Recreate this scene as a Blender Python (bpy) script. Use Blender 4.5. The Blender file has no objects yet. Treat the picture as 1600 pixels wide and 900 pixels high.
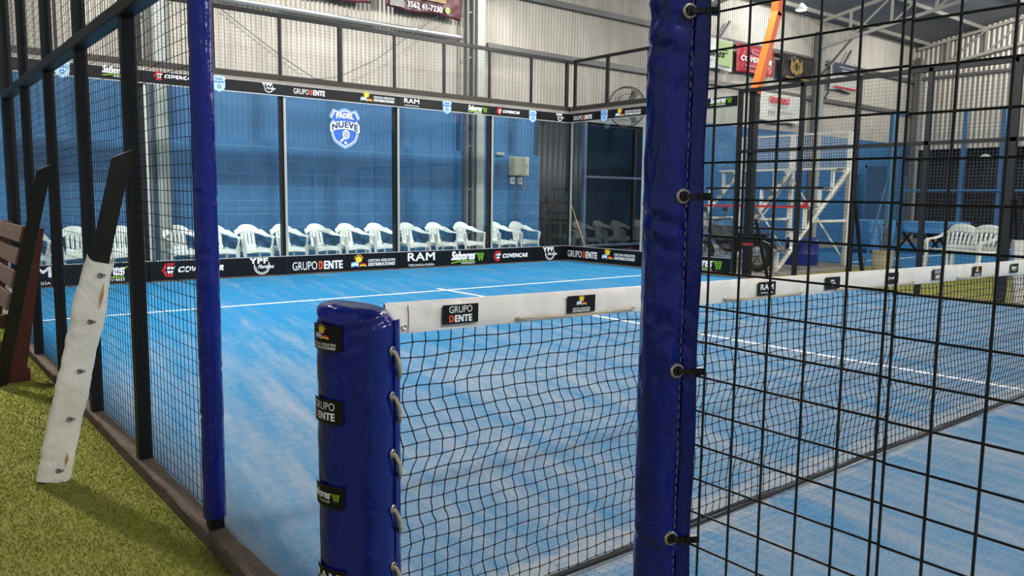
import bpy, bmesh, math, random
import numpy as np
from mathutils import Vector, Matrix, noise
random.seed(7)
C = bpy.context.scene.collection
SC = bpy.context.scene

# ------------------------------------------------------------------ camera
CAM = (-0.907, -1.8067, 1.2297); YAW = 0.894281; PITCH = 0.11257; ROLL = 0.011707
cam = bpy.data.cameras.new('camera'); cam.sensor_width = 36; cam.lens = 1234.49/1600*36; cam.clip_start = .05; cam.clip_end = 200
camo = bpy.data.objects.new('camera', cam); C.objects.link(camo)
F = Vector((math.cos(YAW)*math.cos(PITCH), math.sin(YAW)*math.cos(PITCH), -math.sin(PITCH)))
R = Vector((math.sin(YAW), -math.cos(YAW), 0)); U = R.cross(F)
R2 = R*math.cos(ROLL)+U*math.sin(ROLL); U2 = U*math.cos(ROLL)-R*math.sin(ROLL)
M = Matrix.Identity(4)
for i in range(3):
    M[i][0] = R2[i]; M[i][1] = U2[i]; M[i][2] = -F[i]; M[i][3] = CAM[i]
camo.matrix_world = M
SC.camera = camo
# ------------------------------------------------------------------ world, lamps, exposure
w = bpy.data.worlds.new('hall_surroundings'); SC.world = w; w.use_nodes = True
w.node_tree.nodes['Background'].inputs[0].default_value = (.90, .95, 1, 1)
w.node_tree.nodes['Background'].inputs[1].default_value = .34
vs = SC.view_settings
vs.view_transform = 'Standard'; vs.look = 'None'; vs.gamma = 1; vs.use_curve_mapping = False; vs.exposure = 0.0
def area(name, loc, target, power, sx=.55, sy=.4, col=(1, .985, .95)):
    l = bpy.data.lights.new(name, 'AREA'); l.shape = 'RECTANGLE'; l.size = sx; l.size_y = sy; l.energy = power; l.color = col
    o = bpy.data.objects.new(name, l); C.objects.link(o); o.location = loc
    o.rotation_euler = (Vector(target)-Vector(loc)).to_track_quat('-Z', 'Y').to_euler()
    return o
# court floodlights on the four lamp poles, plus the neighbouring court's
area('court_floodlight', (-.1, 5.9, 6.1), (4.5, 6.0, 0), 800)
area('court_floodlight', (10.2, 5.9, 6.1), (5.0, 7.5, 0), 620)
area('court_floodlight', (-.1, -5.9, 6.1), (5.0, -1.0, 0), 360)
area('court_floodlight', (10.1, -5.9, 6.1), (5.0, 0.0, 0), 360)
area('neighbour_floodlight', (14.6, -1.5, 6.1), (19.5, 5.0, 0), 400)
area('neighbour_floodlight', (24.0, 3.0, 6.2), (18.5, 6.0, 0), 340)
for _x in (2.2, 5.6, 9.0):
    area('corridor_fill', (_x, 10.75, 6.3), (_x, 10.95, 0), 42, .9, .25).data.spread = math.radians(95)  # unseen fill lights added to brighten the chairs and wall behind the glass
area('hall_lamp', (5.5, 9.2, 6.9), (5.5, 11.7, 3.6), 25, 1.2, .3)
area('hall_lamp', (18.0, 9.0, 6.9), (18.5, 11.7, 3.6), 110, 1.2, .3)
area('hall_lamp', (24.2, 6.0, 7.2), (28.3, 7.5, 4.6), 230, 1.2, .3)

# ------------------------------------------------------------------ materials
def s2l(c):
    return tuple((x/255/12.92 if x/255 <= .04045 else ((x/255+.055)/1.055)**2.4) for x in c[:3])+(1,)
MATS = {}
def mat(name, rgb, rough=.6, metal=0, spec=.5, bump=None, var=None, coat=0, emit=0):
    """plain principled surface with a little procedural variation. bump=(scale,strength), var=(scale,amount)"""
    if name in MATS: return MATS[name]
    m = bpy.data.materials.new(name); m.use_nodes = True; nt = m.node_tree; b = nt.nodes['Principled BSDF']
    col = s2l(rgb)
    b.inputs['Base Color'].default_value = col; b.inputs['Roughness'].default_value = rough
    b.inputs['Metallic'].default_value = metal; b.inputs['Specular IOR Level'].default_value = spec
    if coat: b.inputs['Coat Weight'].default_value = coat; b.inputs['Coat Roughness'].default_value = .15
    if emit: b.inputs['Emission Color'].default_value = col; b.inputs['Emission Strength'].default_value = emit
    tc = nt.nodes.new('ShaderNodeTexCoord')
    if var is None: var = (6, .12)
    n = nt.nodes.new('ShaderNodeTexNoise'); n.inputs['Scale'].default_value = var[0]; n.inputs['Detail'].default_value = 4
    nt.links.new(tc.outputs['Object'], n.inputs['Vector'])
    mx = nt.nodes.new('ShaderNodeMix'); mx.data_type = 'RGBA'; a = var[1]
    mx.inputs[6].default_value = tuple(min(1, c*(1-a)) for c in col[:3])+(1,); mx.inputs[7].default_value = tuple(min(1, c*(1+a)) for c in col[:3])+(1,)
    nt.links.new(n.outputs['Fac'], mx.inputs[0]); nt.links.new(mx.outputs[2], b.inputs['Base Color'])
    if bump:
        n2 = nt.nodes.new('ShaderNodeTexNoise'); n2.inputs['Scale'].default_value = bump[0]; n2.inputs['Detail'].default_value = 5
        nt.links.new(tc.outputs['Object'], n2.inputs['Vector'])
        bp = nt.nodes.new('ShaderNodeBump'); bp.inputs['Strength'].default_value = bump[1]; bp.inputs['Distance'].default_value = .01
        nt.links.new(n2.outputs['Fac'], bp.inputs['Height']); nt.links.new(bp.outputs[0], b.inputs['Normal'])
    MATS[name] = m; return m
class NT:
    def __init__(s, name):
        s.m = bpy.data.materials.new(name); s.m.use_nodes = True; s.nt = s.m.node_tree; s.b = s.nt.nodes['Principled BSDF']; s.out = s.nt.nodes['Material Output']
        s.tc = s.nt.nodes.new('ShaderNodeTexCoord').outputs['Object']; MATS[name] = s.m
    def n(s, t): return s.nt.nodes.new(t)
    def l(s, a, b): s.nt.links.new(a, b)
    def mapped(s, sc, rot=(0, 0, 0)):
        k = s.n('ShaderNodeMapping'); k.inputs['Scale'].default_value = sc; k.inputs['Rotation'].default_value = rot; s.l(s.tc, k.inputs[0]); return k.outputs[0]
    def turned(s, sc, a):
        k = s.n('ShaderNodeVectorRotate'); k.rotation_type = 'Z_AXIS'; k.inputs['Angle'].default_value = a; s.l(s.tc, k.inputs['Vector'])
        m = s.n('ShaderNodeMapping'); m.inputs['Scale'].default_value = sc; s.l(k.outputs[0], m.inputs[0]); return m.outputs[0]
    def noise(s, vec, scale, detail=4, rough=.5):
        k = s.n('ShaderNodeTexNoise'); k.inputs['Scale'].default_value = scale; k.inputs['Detail'].default_value = detail; k.inputs['Roughness'].default_value = rough; s.l(vec, k.inputs['Vector']); return k.outputs['Fac']
    def ramp(s, fac, a, b):
        k = s.n('ShaderNodeMapRange'); k.interpolation_type = 'SMOOTHSTEP'; k.inputs['From Min'].default_value = a; k.inputs['From Max'].default_value = b; s.l(fac, k.inputs['Value']); return k.outputs[0]
    def mix(s, fac, a, b):
        k = s.n('ShaderNodeMix'); k.data_type = 'RGBA'
        if isinstance(fac, float): k.inputs[0].default_value = fac
        else: s.l(fac, k.inputs[0])
        for i, v in ((6, a), (7, b)):
            if isinstance(v, tuple): k.inputs[i].default_value = v
            else: s.l(v, k.inputs[i])
        return k.outputs[2]
    def math(s, op, a, b):
        k = s.n('ShaderNodeMath'); k.operation = op
        for i, v in ((0, a), (1, b)):
            if isinstance(v, (int, float)): k.inputs[i].default_value = v
            else: s.l(v, k.inputs[i])
        return k.outputs[0]
    def bump(s, h, st, dist=.01):
        k = s.n('ShaderNodeBump'); k.inputs['Strength'].default_value = st; k.inputs['Distance'].default_value = dist; s.l(h, k.inputs['Height']); s.l(k.outputs[0], s.b.inputs['Normal'])
    def sep(s):
        k = s.n('ShaderNodeSeparateXYZ'); s.l(s.tc, k.inputs[0]); return k.outputs
def m_turf():
    t = NT('court_turf')
    streak = t.noise(t.turned((4.2, .42, 1), .2), 1.3, 7, .66)
    fine = t.noise(t.turned((110, 55, 60), .2), 2.0, 3, .75)
    med = t.noise(t.tc, 14, 4, .6)
    y = t.sep()[1]
    grazing_sand = t.ramp(y, 7.5, 1.0)                      # less sand away from the net: grazing-view look put into the colour
    s = t.math('ADD', t.math('MULTIPLY', streak, .60), t.math('MULTIPLY', fine, .62))
    s = t.math('ADD', s, t.math('MULTIPLY', med, .16))
    s = t.math('ADD', s, t.math('MULTIPLY', grazing_sand, .17))
    net = t.math('MULTIPLY', t.ramp(t.math('ABSOLUTE', t.math('SUBTRACT', y, .06), 0), .16, .02), t.ramp(med, .3, .62))
    s = t.math('ADD', s, t.math('MULTIPLY', net, .30))
    k = t.ramp(s, .66, 1.06)
    blue = t.mix(fine, s2l((0, 82, 140)), s2l((44, 154, 200)))
    col = t.mix(t.math('MULTIPLY', k, .54), blue, s2l((206, 192, 172)))
    t.l(col, t.b.inputs['Base Color']); t.b.inputs['Roughness'].default_value = .85; t.b.inputs['Specular IOR Level'].default_value = .2
    t.bump(fine, .7, .012); return t.m
def m_grass(name, lo, hi, dry):
    t = NT(name)
    f = t.noise(t.mapped((120, 120, 60)), 2.0, 3, .7); big = t.noise(t.tc, 2.2, 4)
    c = t.mix(f, s2l(lo), s2l(hi)); c = t.mix(t.math('MULTIPLY', t.ramp(big, .45, .8), .5), c, s2l(dry))
    t.l(c, t.b.inputs['Base Color']); t.b.inputs['Roughness'].default_value = .8; t.b.inputs['Specular IOR Level'].default_value = .15
    t.bump(f, .8, .01); return t.m
def m_block():
    t = NT('blue_block_wall')
    k = t.n('ShaderNodeTexBrick'); k.inputs['Scale'].default_value = 1
    k.inputs['Brick Width'].default_value = .46; k.inputs['Row Height'].default_value = .23; k.inputs['Mortar Size'].default_value = .008; k.inputs['Mortar Smooth'].default_value = .3
    mp = t.n('ShaderNodeMapping'); mp.inputs['Rotation'].default_value = (math.pi/2, 0, 0); t.l(t.tc, mp.inputs[0])
    sp = t.n('ShaderNodeSeparateXYZ'); t.l(t.tc, sp.inputs[0]); cb = t.n('ShaderNodeCombineXYZ'); t.l(sp.outputs[0], cb.inputs[0]); t.l(sp.outputs[2], cb.inputs[1])
    t.l(cb.outputs[0], k.inputs['Vector'])
    nz = t.noise(t.tc, 3.0, 5)
    base = t.mix(nz, s2l((34, 90, 138)), s2l((56, 114, 160)))
    t.l(t.mix(t.math('MULTIPLY', k.outputs['Fac'], .55), base, s2l((88, 142, 182))), t.b.inputs['Base Color'])
    t.b.inputs['Roughness'].default_value = .55
    t.bump(t.math('SUBTRACT', nz, k.outputs['Fac']), .25, .01); return t.m
def m_galv(name, lo, hi, metal=.25, rough=.42):
    t = NT(name)
    a = t.noise(t.mapped((3, 3, .5)), 1.5, 5); st = t.noise(t.mapped((9, 9, .25)), 2.0, 4)
    c = t.mix(t.ramp(a, .3, .75), s2l(lo), s2l(hi)); c = t.mix(t.math('MULTIPLY', t.ramp(st, .58, .8), .14), c, s2l((120, 112, 100)))
    t.l(c, t.b.inputs['Base Color']); t.b.inputs['Roughness'].default_value = rough; t.b.inputs['Metallic'].default_value = metal; return t.m
def m_glass():
    t = NT('clear_glass'); t.nt.nodes.remove(t.b)
    tr = t.n('ShaderNodeBsdfTransparent'); tr.inputs[0].default_value = (.93, .965, .965, 1)
    gl = t.n('ShaderNodeBsdfGlossy'); gl.inputs['Roughness'].default_value = .02; gl.inputs[0].default_value = (1, 1, 1, 1)
    fr = t.n('ShaderNodeFresnel'); ge = t.n('ShaderNodeNewGeometry'); t.l(t.math('SUBTRACT', 1.45, t.math('MULTIPLY', ge.outputs['Backfacing'], 1.45-1/1.45)), fr.inputs[0]); mx = t.n('ShaderNodeMixShader')
    t.l(fr.outputs[0], mx.inputs[0]); t.l(tr.outputs[0], mx.inputs[1]); t.l(gl.outputs[0], mx.inputs[2]); t.l(mx.outputs[0], t.out.inputs[0]); return t.m
def m_vinyl(name, rgb, rough=.28, crease=.25):
    t = NT(name); col = s2l(rgb)
    a = t.noise(t.mapped((5, 5, 2.2)), 2.0, 3); f = t.noise(t.mapped((200, 200, 260)), 1.5, 2)
    c = t.mix(a, tuple(x*.82 for x in col[:3])+(1,), tuple(min(1, x*1.2) for x in col[:3])+(1,))
    t.l(c, t.b.inputs['Base Color']); t.b.inputs['Roughness'].default_value = rough
    k = t.n('ShaderNodeTexNoise'); k.inputs['Scale'].default_value = 6; k.inputs['Detail'].default_value = 3; k.inputs['Distortion'].default_value = 1.6; t.l(t.mapped((1.4, 1.4, 1)), k.inputs['Vector'])
    t.bump(t.math('ADD', k.outputs['Fac'], t.math('MULTIPLY', f, .03)), crease, .03); return t.m
TURF = m_turf(); GRASS = m_grass('artificial_grass', (108, 113, 42), (156, 156, 74), (168, 158, 96)); GLASS = m_glass(); BLOCK = m_block()
GALV = m_galv('galvanised_sheet', (164, 159, 148), (178, 173, 162)); GALVBLUE = mat('blue_painted_sheet', (54, 108, 152), .45, .0, .5, None, (5, .15))
VINYL = m_vinyl('blue_vinyl', (9, 26, 116), .18, .3); WVINYL = m_vinyl('white_vinyl', (230, 225, 217), .35, .22)
BLACK = mat('black_steel', (14, 14, 15), .5, 0, .4); GREY = mat('grey_steel', (112, 112, 110), .45, .3); PALE = mat('pale_steel', (166, 170, 164), .5, .15)
WIRE = mat('black_wire', (18, 18, 20), .5); CORD = mat('black_cord', (14, 14, 18), .7); CONC = mat('concrete', (132, 128, 120), .9, 0, .2, (30, .5), (4, .22))
CURB = mat('rough_curb', (112, 98, 86), .95, 0, .2, (60, .9), (9, .3)); WHITE = mat('white_plastic', (228, 232, 226), .35, 0, .5, None, (3, .05))
LINE = mat('white_line_paint', (232, 236, 240), .8); AD = mat('black_board', (9, 9, 13), .4, 0, .3); TRIMW = mat('board_edge', (190, 190, 188), .4, .4)
LW = mat('logo_white', (240, 240, 240), .5, 0, .3, None, (3, 0.0)); LO = mat('logo_orange', (226, 92, 40), .5, 0, .3, None, (3, .0)); LG = mat('logo_green', (140, 200, 40), .5, 0, .3, None, (3, 0))
LR = mat('logo_red', (206, 40, 52), .5, 0, .3, None, (3, 0)); LB = mat('logo_light_blue', (150, 196, 236), .5, 0, .3, None, (3, 0)); LY = mat('logo_yellow', (246, 206, 60), .5, 0, .3, None, (3, 0))
LK = mat('logo_black', (12, 12, 14), .5, 0, .3, None, (3, 0)); LN = mat('logo_navy', (52, 74, 118), .5, 0, .3, None, (3, 0)); LBL = mat('logo_blue', (56, 104, 196), .5, 0, .3, None, (3, 0)); LP = mat('logo_pale_blue', (176, 208, 240), .5, 0, .3, None, (3, 0)); LGY = mat('logo_grey', (170, 176, 182), .5, 0, .3, None, (3, 0))
ROPE = mat('beige_rope', (196, 180, 150), .85, 0, .2, (200, .6), (40, .25)); CHROME = mat('metal_eyelet', (190, 186, 178), .3, .8); TIE = mat('black_zip_tie', (12, 12, 12), .4)
WOOD = mat('weathered_wood', (104, 84, 72), .8, 0, .3, (25, .5), (9, .3)); WOODRED = mat('red_brown_wood', (74, 34, 24), .7, 0, .3, (20, .4), (7, .25)); ROOFM = mat('roof_sheet', (128, 132, 138), .6, .2)
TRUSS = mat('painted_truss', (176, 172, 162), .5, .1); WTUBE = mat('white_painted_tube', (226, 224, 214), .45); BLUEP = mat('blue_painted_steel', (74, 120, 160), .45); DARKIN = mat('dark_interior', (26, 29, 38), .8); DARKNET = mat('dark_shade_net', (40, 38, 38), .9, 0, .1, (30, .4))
ORANGE = mat('orange_paint', (244, 106, 40), .4); DRUM = mat('blue_drum_plastic', (26, 44, 128), .4); TARP = mat('blue_tarpaulin', (76, 138, 188), .45, 0, .5, (5, .5)); POT = mat('clay_planter', (168, 158, 136), .85, 0, .2, (20, .4)); LEAF = mat('green_leaf', (70, 120, 40), .55)
CABINET = mat('beige_cabinet', (196, 192, 164), .5); RED = mat('red_edge', (190, 40, 50), .5); BROOM = mat('broom_wood', (176, 124, 84), .6); GLOW = mat('lit_lamp', (255, 250, 240), .5, 0, .5, None, None, 0, 6.0)
FAND = mat('dark_wire_cage', (50, 48, 46), .5); MAROON = mat('maroon_print', (86, 40, 48), .4, 0, .5, (4, .5), (3, .8)); REDCL = mat('red_banner_cloth', (160, 36, 48), .35, 0, .5, (5, .7), (4, .3)); BLKCL = mat('black_banner_cloth', (34, 32, 32), .35, 0, .5, (5, .7), (4, .3)); WCL = mat('white_banner_cloth', (212, 212, 202), .4, 0, .4, (5, .4), (3, .06)); GRCL = mat('pale_green_cloth', (160, 178, 122), .4, 0, .4, (5, .4), (3, .1)); GOLD = mat('gold_print', (150, 122, 60), .4, 0, .5, None, (9, .5)); PINK = mat('pink_print', (170, 112, 134), .4, 0, .5, None, (6, .6)); SIGND = mat('slate_blue_print', (74, 72, 96), .5); BLKP = mat('black_plastic', (20, 20, 22), .3); RUBBER = mat('black_rubber', (22, 22, 22), .8)
SHTR = mat('dark_ribbed_door', (50, 52, 56), .5, .2)

# ------------------------------------------------------------------ mesh helpers
class MB:
    def __init__(s): s.v = []; s.f = []; s.m = []; s.mats = []
    def mi(s, m):
        if m not in s.mats: s.mats.append(m)
        return s.mats.index(m)
    def add(s, vs, fs, m=None):
        o = len(s.v); s.v += [tuple(p) for p in vs]; s.f += [tuple(i+o for i in f) for f in fs]; k = s.mi(m) if m else 0; s.m += [k]*len(fs); return s
    def box(s, lo, hi, m=None, bev=0):
        x0, y0, z0 = lo; x1, y1, z1 = hi
        return s.add([(x0, y0, z0), (x1, y0, z0), (x1, y1, z0), (x0, y1, z0), (x0, y0, z1), (x1, y0, z1), (x1, y1, z1), (x0, y1, z1)],
                     [(0, 3, 2, 1), (4, 5, 6, 7), (0, 1, 5, 4), (1, 2, 6, 5), (2, 3, 7, 6), (3, 0, 4, 7)], m)
    def beam(s, a, b, w, h, m=None, up=(0, 0, 1)):
        a = Vector(a); b = Vector(b); d = (b-a).normalized(); u = Vector(up)
        if abs(d.dot(u)) > .98: u = Vector((0, 1, 0)) if abs(d.y) < .9 else Vector((1, 0, 0))
        sd = d.cross(u).normalized(); u = sd.cross(d)
        p = [q+sd*x*w/2+u*y*h/2 for q in (a, b) for x, y in ((-1, -1), (1, -1), (1, 1), (-1, 1))]
        return s.add(p, [(0, 1, 2, 3), (7, 6, 5, 4), (0, 4, 5, 1), (1, 5, 6, 2), (2, 6, 7, 3), (3, 7, 4, 0)], m)
    def tube(s, pts, r, n=8, m=None, closed=False, caps=True):
        pts = [Vector(p) for p in pts]; N = len(pts); rs = r if isinstance(r, (list, tuple)) else [r]*N
        ref = Vector((0, 0, 1)); vs = []; prev = None
        for i, p in enumerate(pts):
            a = pts[i-1] if (i > 0 or closed) else p; b = pts[(i+1) % N] if (i < N-1 or closed) else p
            d = (b-a).normalized()
            if prev is None:
                q = ref if abs(d.z) < .95 else Vector((1, 0, 0)); x = d.cross(q).normalized()
            else:
                x = (prev-d*prev.dot(d)).normalized()
            prev = x; y = d.cross(x)
            for k in range(n):
                an = 2*math.pi*k/n; vs.append(p+(x*math.cos(an)+y*math.sin(an))*rs[i])
        fs = []
        for i in range(N if closed else N-1):
            j = (i+1) % N
            for k in range(n): fs.append((i*n+k, i*n+(k+1) % n, j*n+(k+1) % n, j*n+k))
        if caps and not closed: fs += [tuple(range(n-1, -1, -1)), tuple((N-1)*n+k for k in range(n))]
        return s.add(vs, fs, m)
    def lathe(s, prof, c=(0, 0, 0), n=24, m=None):
        vs = []; fs = []
        for r, z in prof:
            for k in range(n): a = 2*math.pi*k/n; vs.append((c[0]+r*math.cos(a), c[1]+r*math.sin(a), c[2]+z))
        for i in range(len(prof)-1):
            for k in range(n): fs.append((i*n+k, i*n+(k+1) % n, (i+1)*n+(k+1) % n, (i+1)*n+k))
        fs += [tuple(range(n-1, -1, -1)), tuple((len(prof)-1)*n+k for k in range(n))]
        return s.add(vs, fs, m)
    def grid(s, fn, nu, nv, m=None, wrap=False):
        vs = [fn(i/nu, j/nv) for j in range(nv+1) for i in range(nu if wrap else nu+1)]; W = nu if wrap else nu+1
        fs = [(j*W+i, j*W+(i+1) % W, (j+1)*W+(i+1) % W, (j+1)*W+i) for j in range(nv) for i in range(nu)]
        return s.add(vs, fs, m)
    def slab(s, pts, y0, y1, m=None):
        """2D outline (x,z) extruded between y0 and y1"""
        n = len(pts); vs = [(x, y0, z) for x, z in pts]+[(x, y1, z) for x, z in pts]
        return s.add(vs, [tuple(range(n)), tuple(range(2*n-1, n-1, -1))]+[(i, i+n, (i+1) % n+n, (i+1) % n) for i in range(n)], m)
    def torus(s, c, ax, Rr, r, n=20, k=8, m=None):
        ax = Vector(ax).normalized(); q = Vector((0, 0, 1)) if abs(ax.z) < .9 else Vector((1, 0, 0)); x = ax.cross(q).normalized(); y = ax.cross(x)
        return s.tube([Vector(c)+(x*math.cos(2*math.pi*i/n)+y*math.sin(2*math.pi*i/n))*Rr for i in range(n)], r, k, m, closed=True)
    def xf(s, fn): s.v = [tuple(fn(Vector(p))) for p in s.v]; return s
WLOC = {}
def wloc(o): return WLOC.get(o.name, Vector((0, 0, 0))) if o else Vector((0, 0, 0))
def mesh(name, mb, mats=None, smooth=40, recalc=True):
    me = bpy.data.meshes.new(name); me.from_pydata(mb.v, [], mb.f)
    for m in (mb.mats or ([mats] if not isinstance(mats, (list, tuple)) else mats)): me.materials.append(m)
    if mb.mats and len(mb.m) == len(me.polygons): me.polygons.foreach_set('material_index', mb.m)
    if recalc and len(mb.f) < 30000:
        bm = bmesh.new(); bm.from_mesh(me); bmesh.ops.recalc_face_normals(bm, faces=bm.faces); bm.to_mesh(me); bm.free()
    if smooth:
        me.polygons.foreach_set('use_smooth', [True]*len(me.polygons)); me.set_sharp_from_angle(angle=math.radians(smooth))
    me.update(); return me
def obj(name, mb, m=None, parent=None, smooth=40, recalc=True, local=False, bevel=0):
    if parent and not local:
        off = wloc(parent); mb.v = [(x-off.x, y-off.y, z-off.z) for x, y, z in mb.v]
    o = bpy.data.objects.new(name, mesh(name, mb, m, smooth, recalc)); C.objects.link(o)
    if parent: o.parent = parent; WLOC[o.name] = wloc(parent)
    if bevel:
        b = o.modifiers.new('edge', 'BEVEL'); b.width = bevel; b.segments = 2; b.limit_method = 'ANGLE'
    return o
def tag(o, label, cat, group=None, kind=None):
    o['label'] = label; o['category'] = cat
    if group: o['group'] = group
    if kind: o['kind'] = kind
    return o
def thing(name, label, cat, loc=(0, 0, 0), group=None, rz=0):
    o = bpy.data.objects.new(name, None); C.objects.link(o); o.location = loc; o.rotation_euler = (0, 0, rz); o.empty_display_size = .1; WLOC[o.name] = Vector(loc)
    return tag(o, label, cat, group)
def struct(name, mb, m=None, smooth=30, recalc=True, bevel=0):
    o = obj(name, mb, m, None, smooth, recalc, bevel=bevel); o['kind'] = 'structure'; return o
def copy_thing(root, loc, rz=None, label=None):
    r = root.copy(); C.objects.link(r); r.location = loc
    if rz is not None: r.rotation_euler = (0, 0, rz)
    if label: r['label'] = label
    for ch in list(root.children):
        c = ch.copy(); C.objects.link(c); c.parent = r
        for g in list(ch.children):
            d = g.copy(); C.objects.link(d); d.parent = c
    return r

# ------------------------------------------------------------------ lettering
_TX = {}
def text2d(s, bold=0.0, shear=0.0):
    bold = round(bold, 3); k = (s, bold, shear)
    if k in _TX: return _TX[k]
    cu = bpy.data.curves.new('lettering', 'FONT'); cu.body = s; cu.size = 1; cu.shear = shear; cu.resolution_u = 3; cu.space_character = 1+bold*3
    o = bpy.data.objects.new('lettering', cu); C.objects.link(o); bpy.context.view_layer.update()
    me = o.evaluated_get(bpy.context.evaluated_depsgraph_get()).to_mesh()
    v = [(p.co.x, p.co.y) for p in me.vertices]; f = [tuple(p.vertices) for p in me.polygons]
    bpy.data.objects.remove(o); bpy.data.curves.remove(cu)
    x0 = min(p[0] for p in v); x1 = max(p[0] for p in v); y0 = min(p[1] for p in v); y1 = max(p[1] for p in v)
    v = [((x-x0)/(x1-x0), (y-y0)/(y1-y0)) for x, y in v]; _TX[k] = (v, f); return _TX[k]
class Flat:
    """print / decal in local x (right), z (up); layers stand off towards -y"""
    def __init__(s, st=.0012): s.mb = MB(); s.st = st
    def text(s, t, x0, x1, z0, z1, m, layer=1, bold=0, shear=0, arc=0):
        v, f = text2d(t, bold, shear); h = (z1-z0)*bold*2.0
        for i, (ex, ez) in enumerate(((-h, -h*.6), (h, -h*.6), (-h, h*.6), (h, h*.6)) if bold else ((0, 0),)): s.mb.add([(x0+h+u*(x1-x0-2*h)+ex, -layer*s.st-i*.00004, z0+h*.6+w*(z1-z0-h*1.2)+arc*(1-(2*u-1)**2)+ez) for u, w in v], f, m)
        return s
    def poly(s, pts, m, layer=1):
        s.mb.add([(x, -layer*s.st, z) for x, z in pts], [tuple(range(len(pts)))], m); return s
    def rect(s, x0, x1, z0, z1, m, layer=1, n=1):
        for i in range(n):
            a = x0+(x1-x0)*i/n; b = x0+(x1-x0)*(i+1)/n
            s.poly([(a, z0), (b, z0), (b, z1), (a, z1)], m, layer)
        return s
    def disc(s, x, z, r, m, layer=1, rz=None, n=24, rot=0):
        rz = rz or r; c, q = math.cos(rot), math.sin(rot)
        return s.poly([(x+c*r*math.cos(2*math.pi*i/n)-q*rz*math.sin(2*math.pi*i/n), z+q*r*math.cos(2*math.pi*i/n)+c*rz*math.sin(2*math.pi*i/n)) for i in range(n)], m, layer)
    def arc(s, x, z, r, t, a0, a1, m, layer=1, n=24):
        for i in range(n):
            a = math.radians(a0+(a1-a0)*i/n); b = math.radians(a0+(a1-a0)*(i+1)/n)
            s.poly([(x+r*math.cos(a), z+r*math.sin(a)), (x+r*math.cos(b), z+r*math.sin(b)), (x+(r-t)*math.cos(b), z+(r-t)*math.sin(b)), (x+(r-t)*math.cos(a), z+(r-t)*math.sin(a))], m, layer)
        return s
    def line(s, pts, t, m, layer=1):
        for (a, b), (c, d) in zip(pts, pts[1:]):
            L = math.hypot(c-a, d-b) or 1; nx, nz = -(d-b)/L*t/2, (c-a)/L*t/2
            s.poly([(a+nx, b+nz), (a-nx, b-nz), (c-nx, d-nz), (c+nx, d+nz)], m, layer)
        return s
def g_dente(w, F_=None, ox=0, oz=0):
    f = F_ or Flat(); h = w*.155
    f.text('GRUPO', ox-w/2, ox-w*.02, oz-h/2, oz+h/2, LW); f.text('D', ox+w*.01, ox+w*.095, oz-h/2, oz+h/2, LO, 1, .03); f.text('ENTE', ox+w*.115, ox+w/2, oz-h/2, oz+h/2, LW, 1, .03); return f
def g_dente2(w, f):
    f.text('GRUPO', -w*.32, w*.32, w*.03, w*.19, LW, 2); f.text('D', -w*.32, -w*.19, -w*.18, -w*.02, LO, 2, .03); f.text('ENTE', -w*.165, w*.32, -w*.18, -w*.02, LW, 2, .035); return f
def sunmark(f, x, z, s, L=1):
    f.disc(x, z+s*.16, s*.21, LY, L, n=18); f.arc(x, z+s*.16, s*.30, s*.03, 10, 170, LY, L, 12)
    def hill(x0, x1, bands, hgt, base):
        n = 8
        for k, m in enumerate(bands):
            lo = k/len(bands); hi = (k+1)/len(bands)
            for i in range(n):
                a = i/n; b = (i+1)/n
                ca = lambda u: hgt*(math.sin(math.pi*(.15+.7*u)))
                xa = x0+(x1-x0)*a; xb = x0+(x1-x0)*b
                f.poly([(xa, base+lo*s*.26+ca(a)*s), (xb, base+lo*s*.26+ca(b)*s), (xb, base+hi*s*.26+ca(b)*s), (xa, base+hi*s*.26+ca(a)*s)], m, L+1)
    hill(x-s*.5, x+s*.06, [LB, LW, LB], .10, z-s*.32); hill(x-s*.02, x+s*.5, [LY, LR, LK], .10, z-s*.32); return f
def g_sun(w):
    f = Flat(); f.text('CRISTIAN ASSELBORN', -w*.13, w*.5, w*.015, w*.07, LW, 1, .012); f.text('DISTRIBUCIONES', -w*.13, w*.5, -w*.07, -w*.003, LW, 1, .025, .25); return f
def g_sunm(w): return sunmark(Flat(), -w*.34, .012*w, w*.34)
def g_sun2(w, f):
    sunmark(f, 0, w*.08, w*.42, 2); f.text('CRISTIAN ASSELBORN', -w*.36, w*.36, -w*.16, -w*.105, LW, 2, .01); f.text('DISTRIBUCIONES', -w*.36, w*.36, -w*.235, -w*.175, LW, 2, .02, .25); return f
def g_ram(w, f=None, L=1, k=1.0):
    f = f or Flat(); f.text('RAM', -w/2, w/2, -w*.05*k, w*.205*k, LW, L, .018); f.text('TECNOLOGÍA', -w*.48, w*.48, -w*.215*k, -w*.135*k, LW, L, .012); return f
def cart(f, x, z, s, L=1):
    f.line([(x-s*.75, z+s*.1), (x-s*.6, z+s*.4), (x-s*.35, z+s*.3), (x-s*.15, z-s*.3), (x+s*.45, z-s*.3)], s*.09, LG, L)
    for k in range(3): f.line([(x-s*.3+k*s*.04, z+s*(.3-k*.2)), (x+s*(.6-k*.05), z+s*(.34-k*.22))], s*.09, LG, L)
    f.line([(x+s*.6, z+s*.36), (x+s*.45, z-s*.3)], s*.09, LG, L); f.disc(x-s*.05, z-s*.48, s*.1, LG, L, n=10); f.disc(x+s*.35, z-s*.48, s*.1, LG, L, n=10); return f
def g_sab(w, f=None, L=1):
    f = f or Flat(); f.text('Sabores', -w*.5, w*.22, -w*.06, w*.16, LW, L, .035, .25); cart(f, w*.36, w*.02, w*.2, L)
    f.line([(-w*.5, -w*.13), (-w*.2, -w*.085), (w*.2, -w*.09)], w*.025, LG, L); f.text('MINIMARKET', -w*.2, w*.22, -w*.16, -w*.115, LW, L, .01); return f
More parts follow.
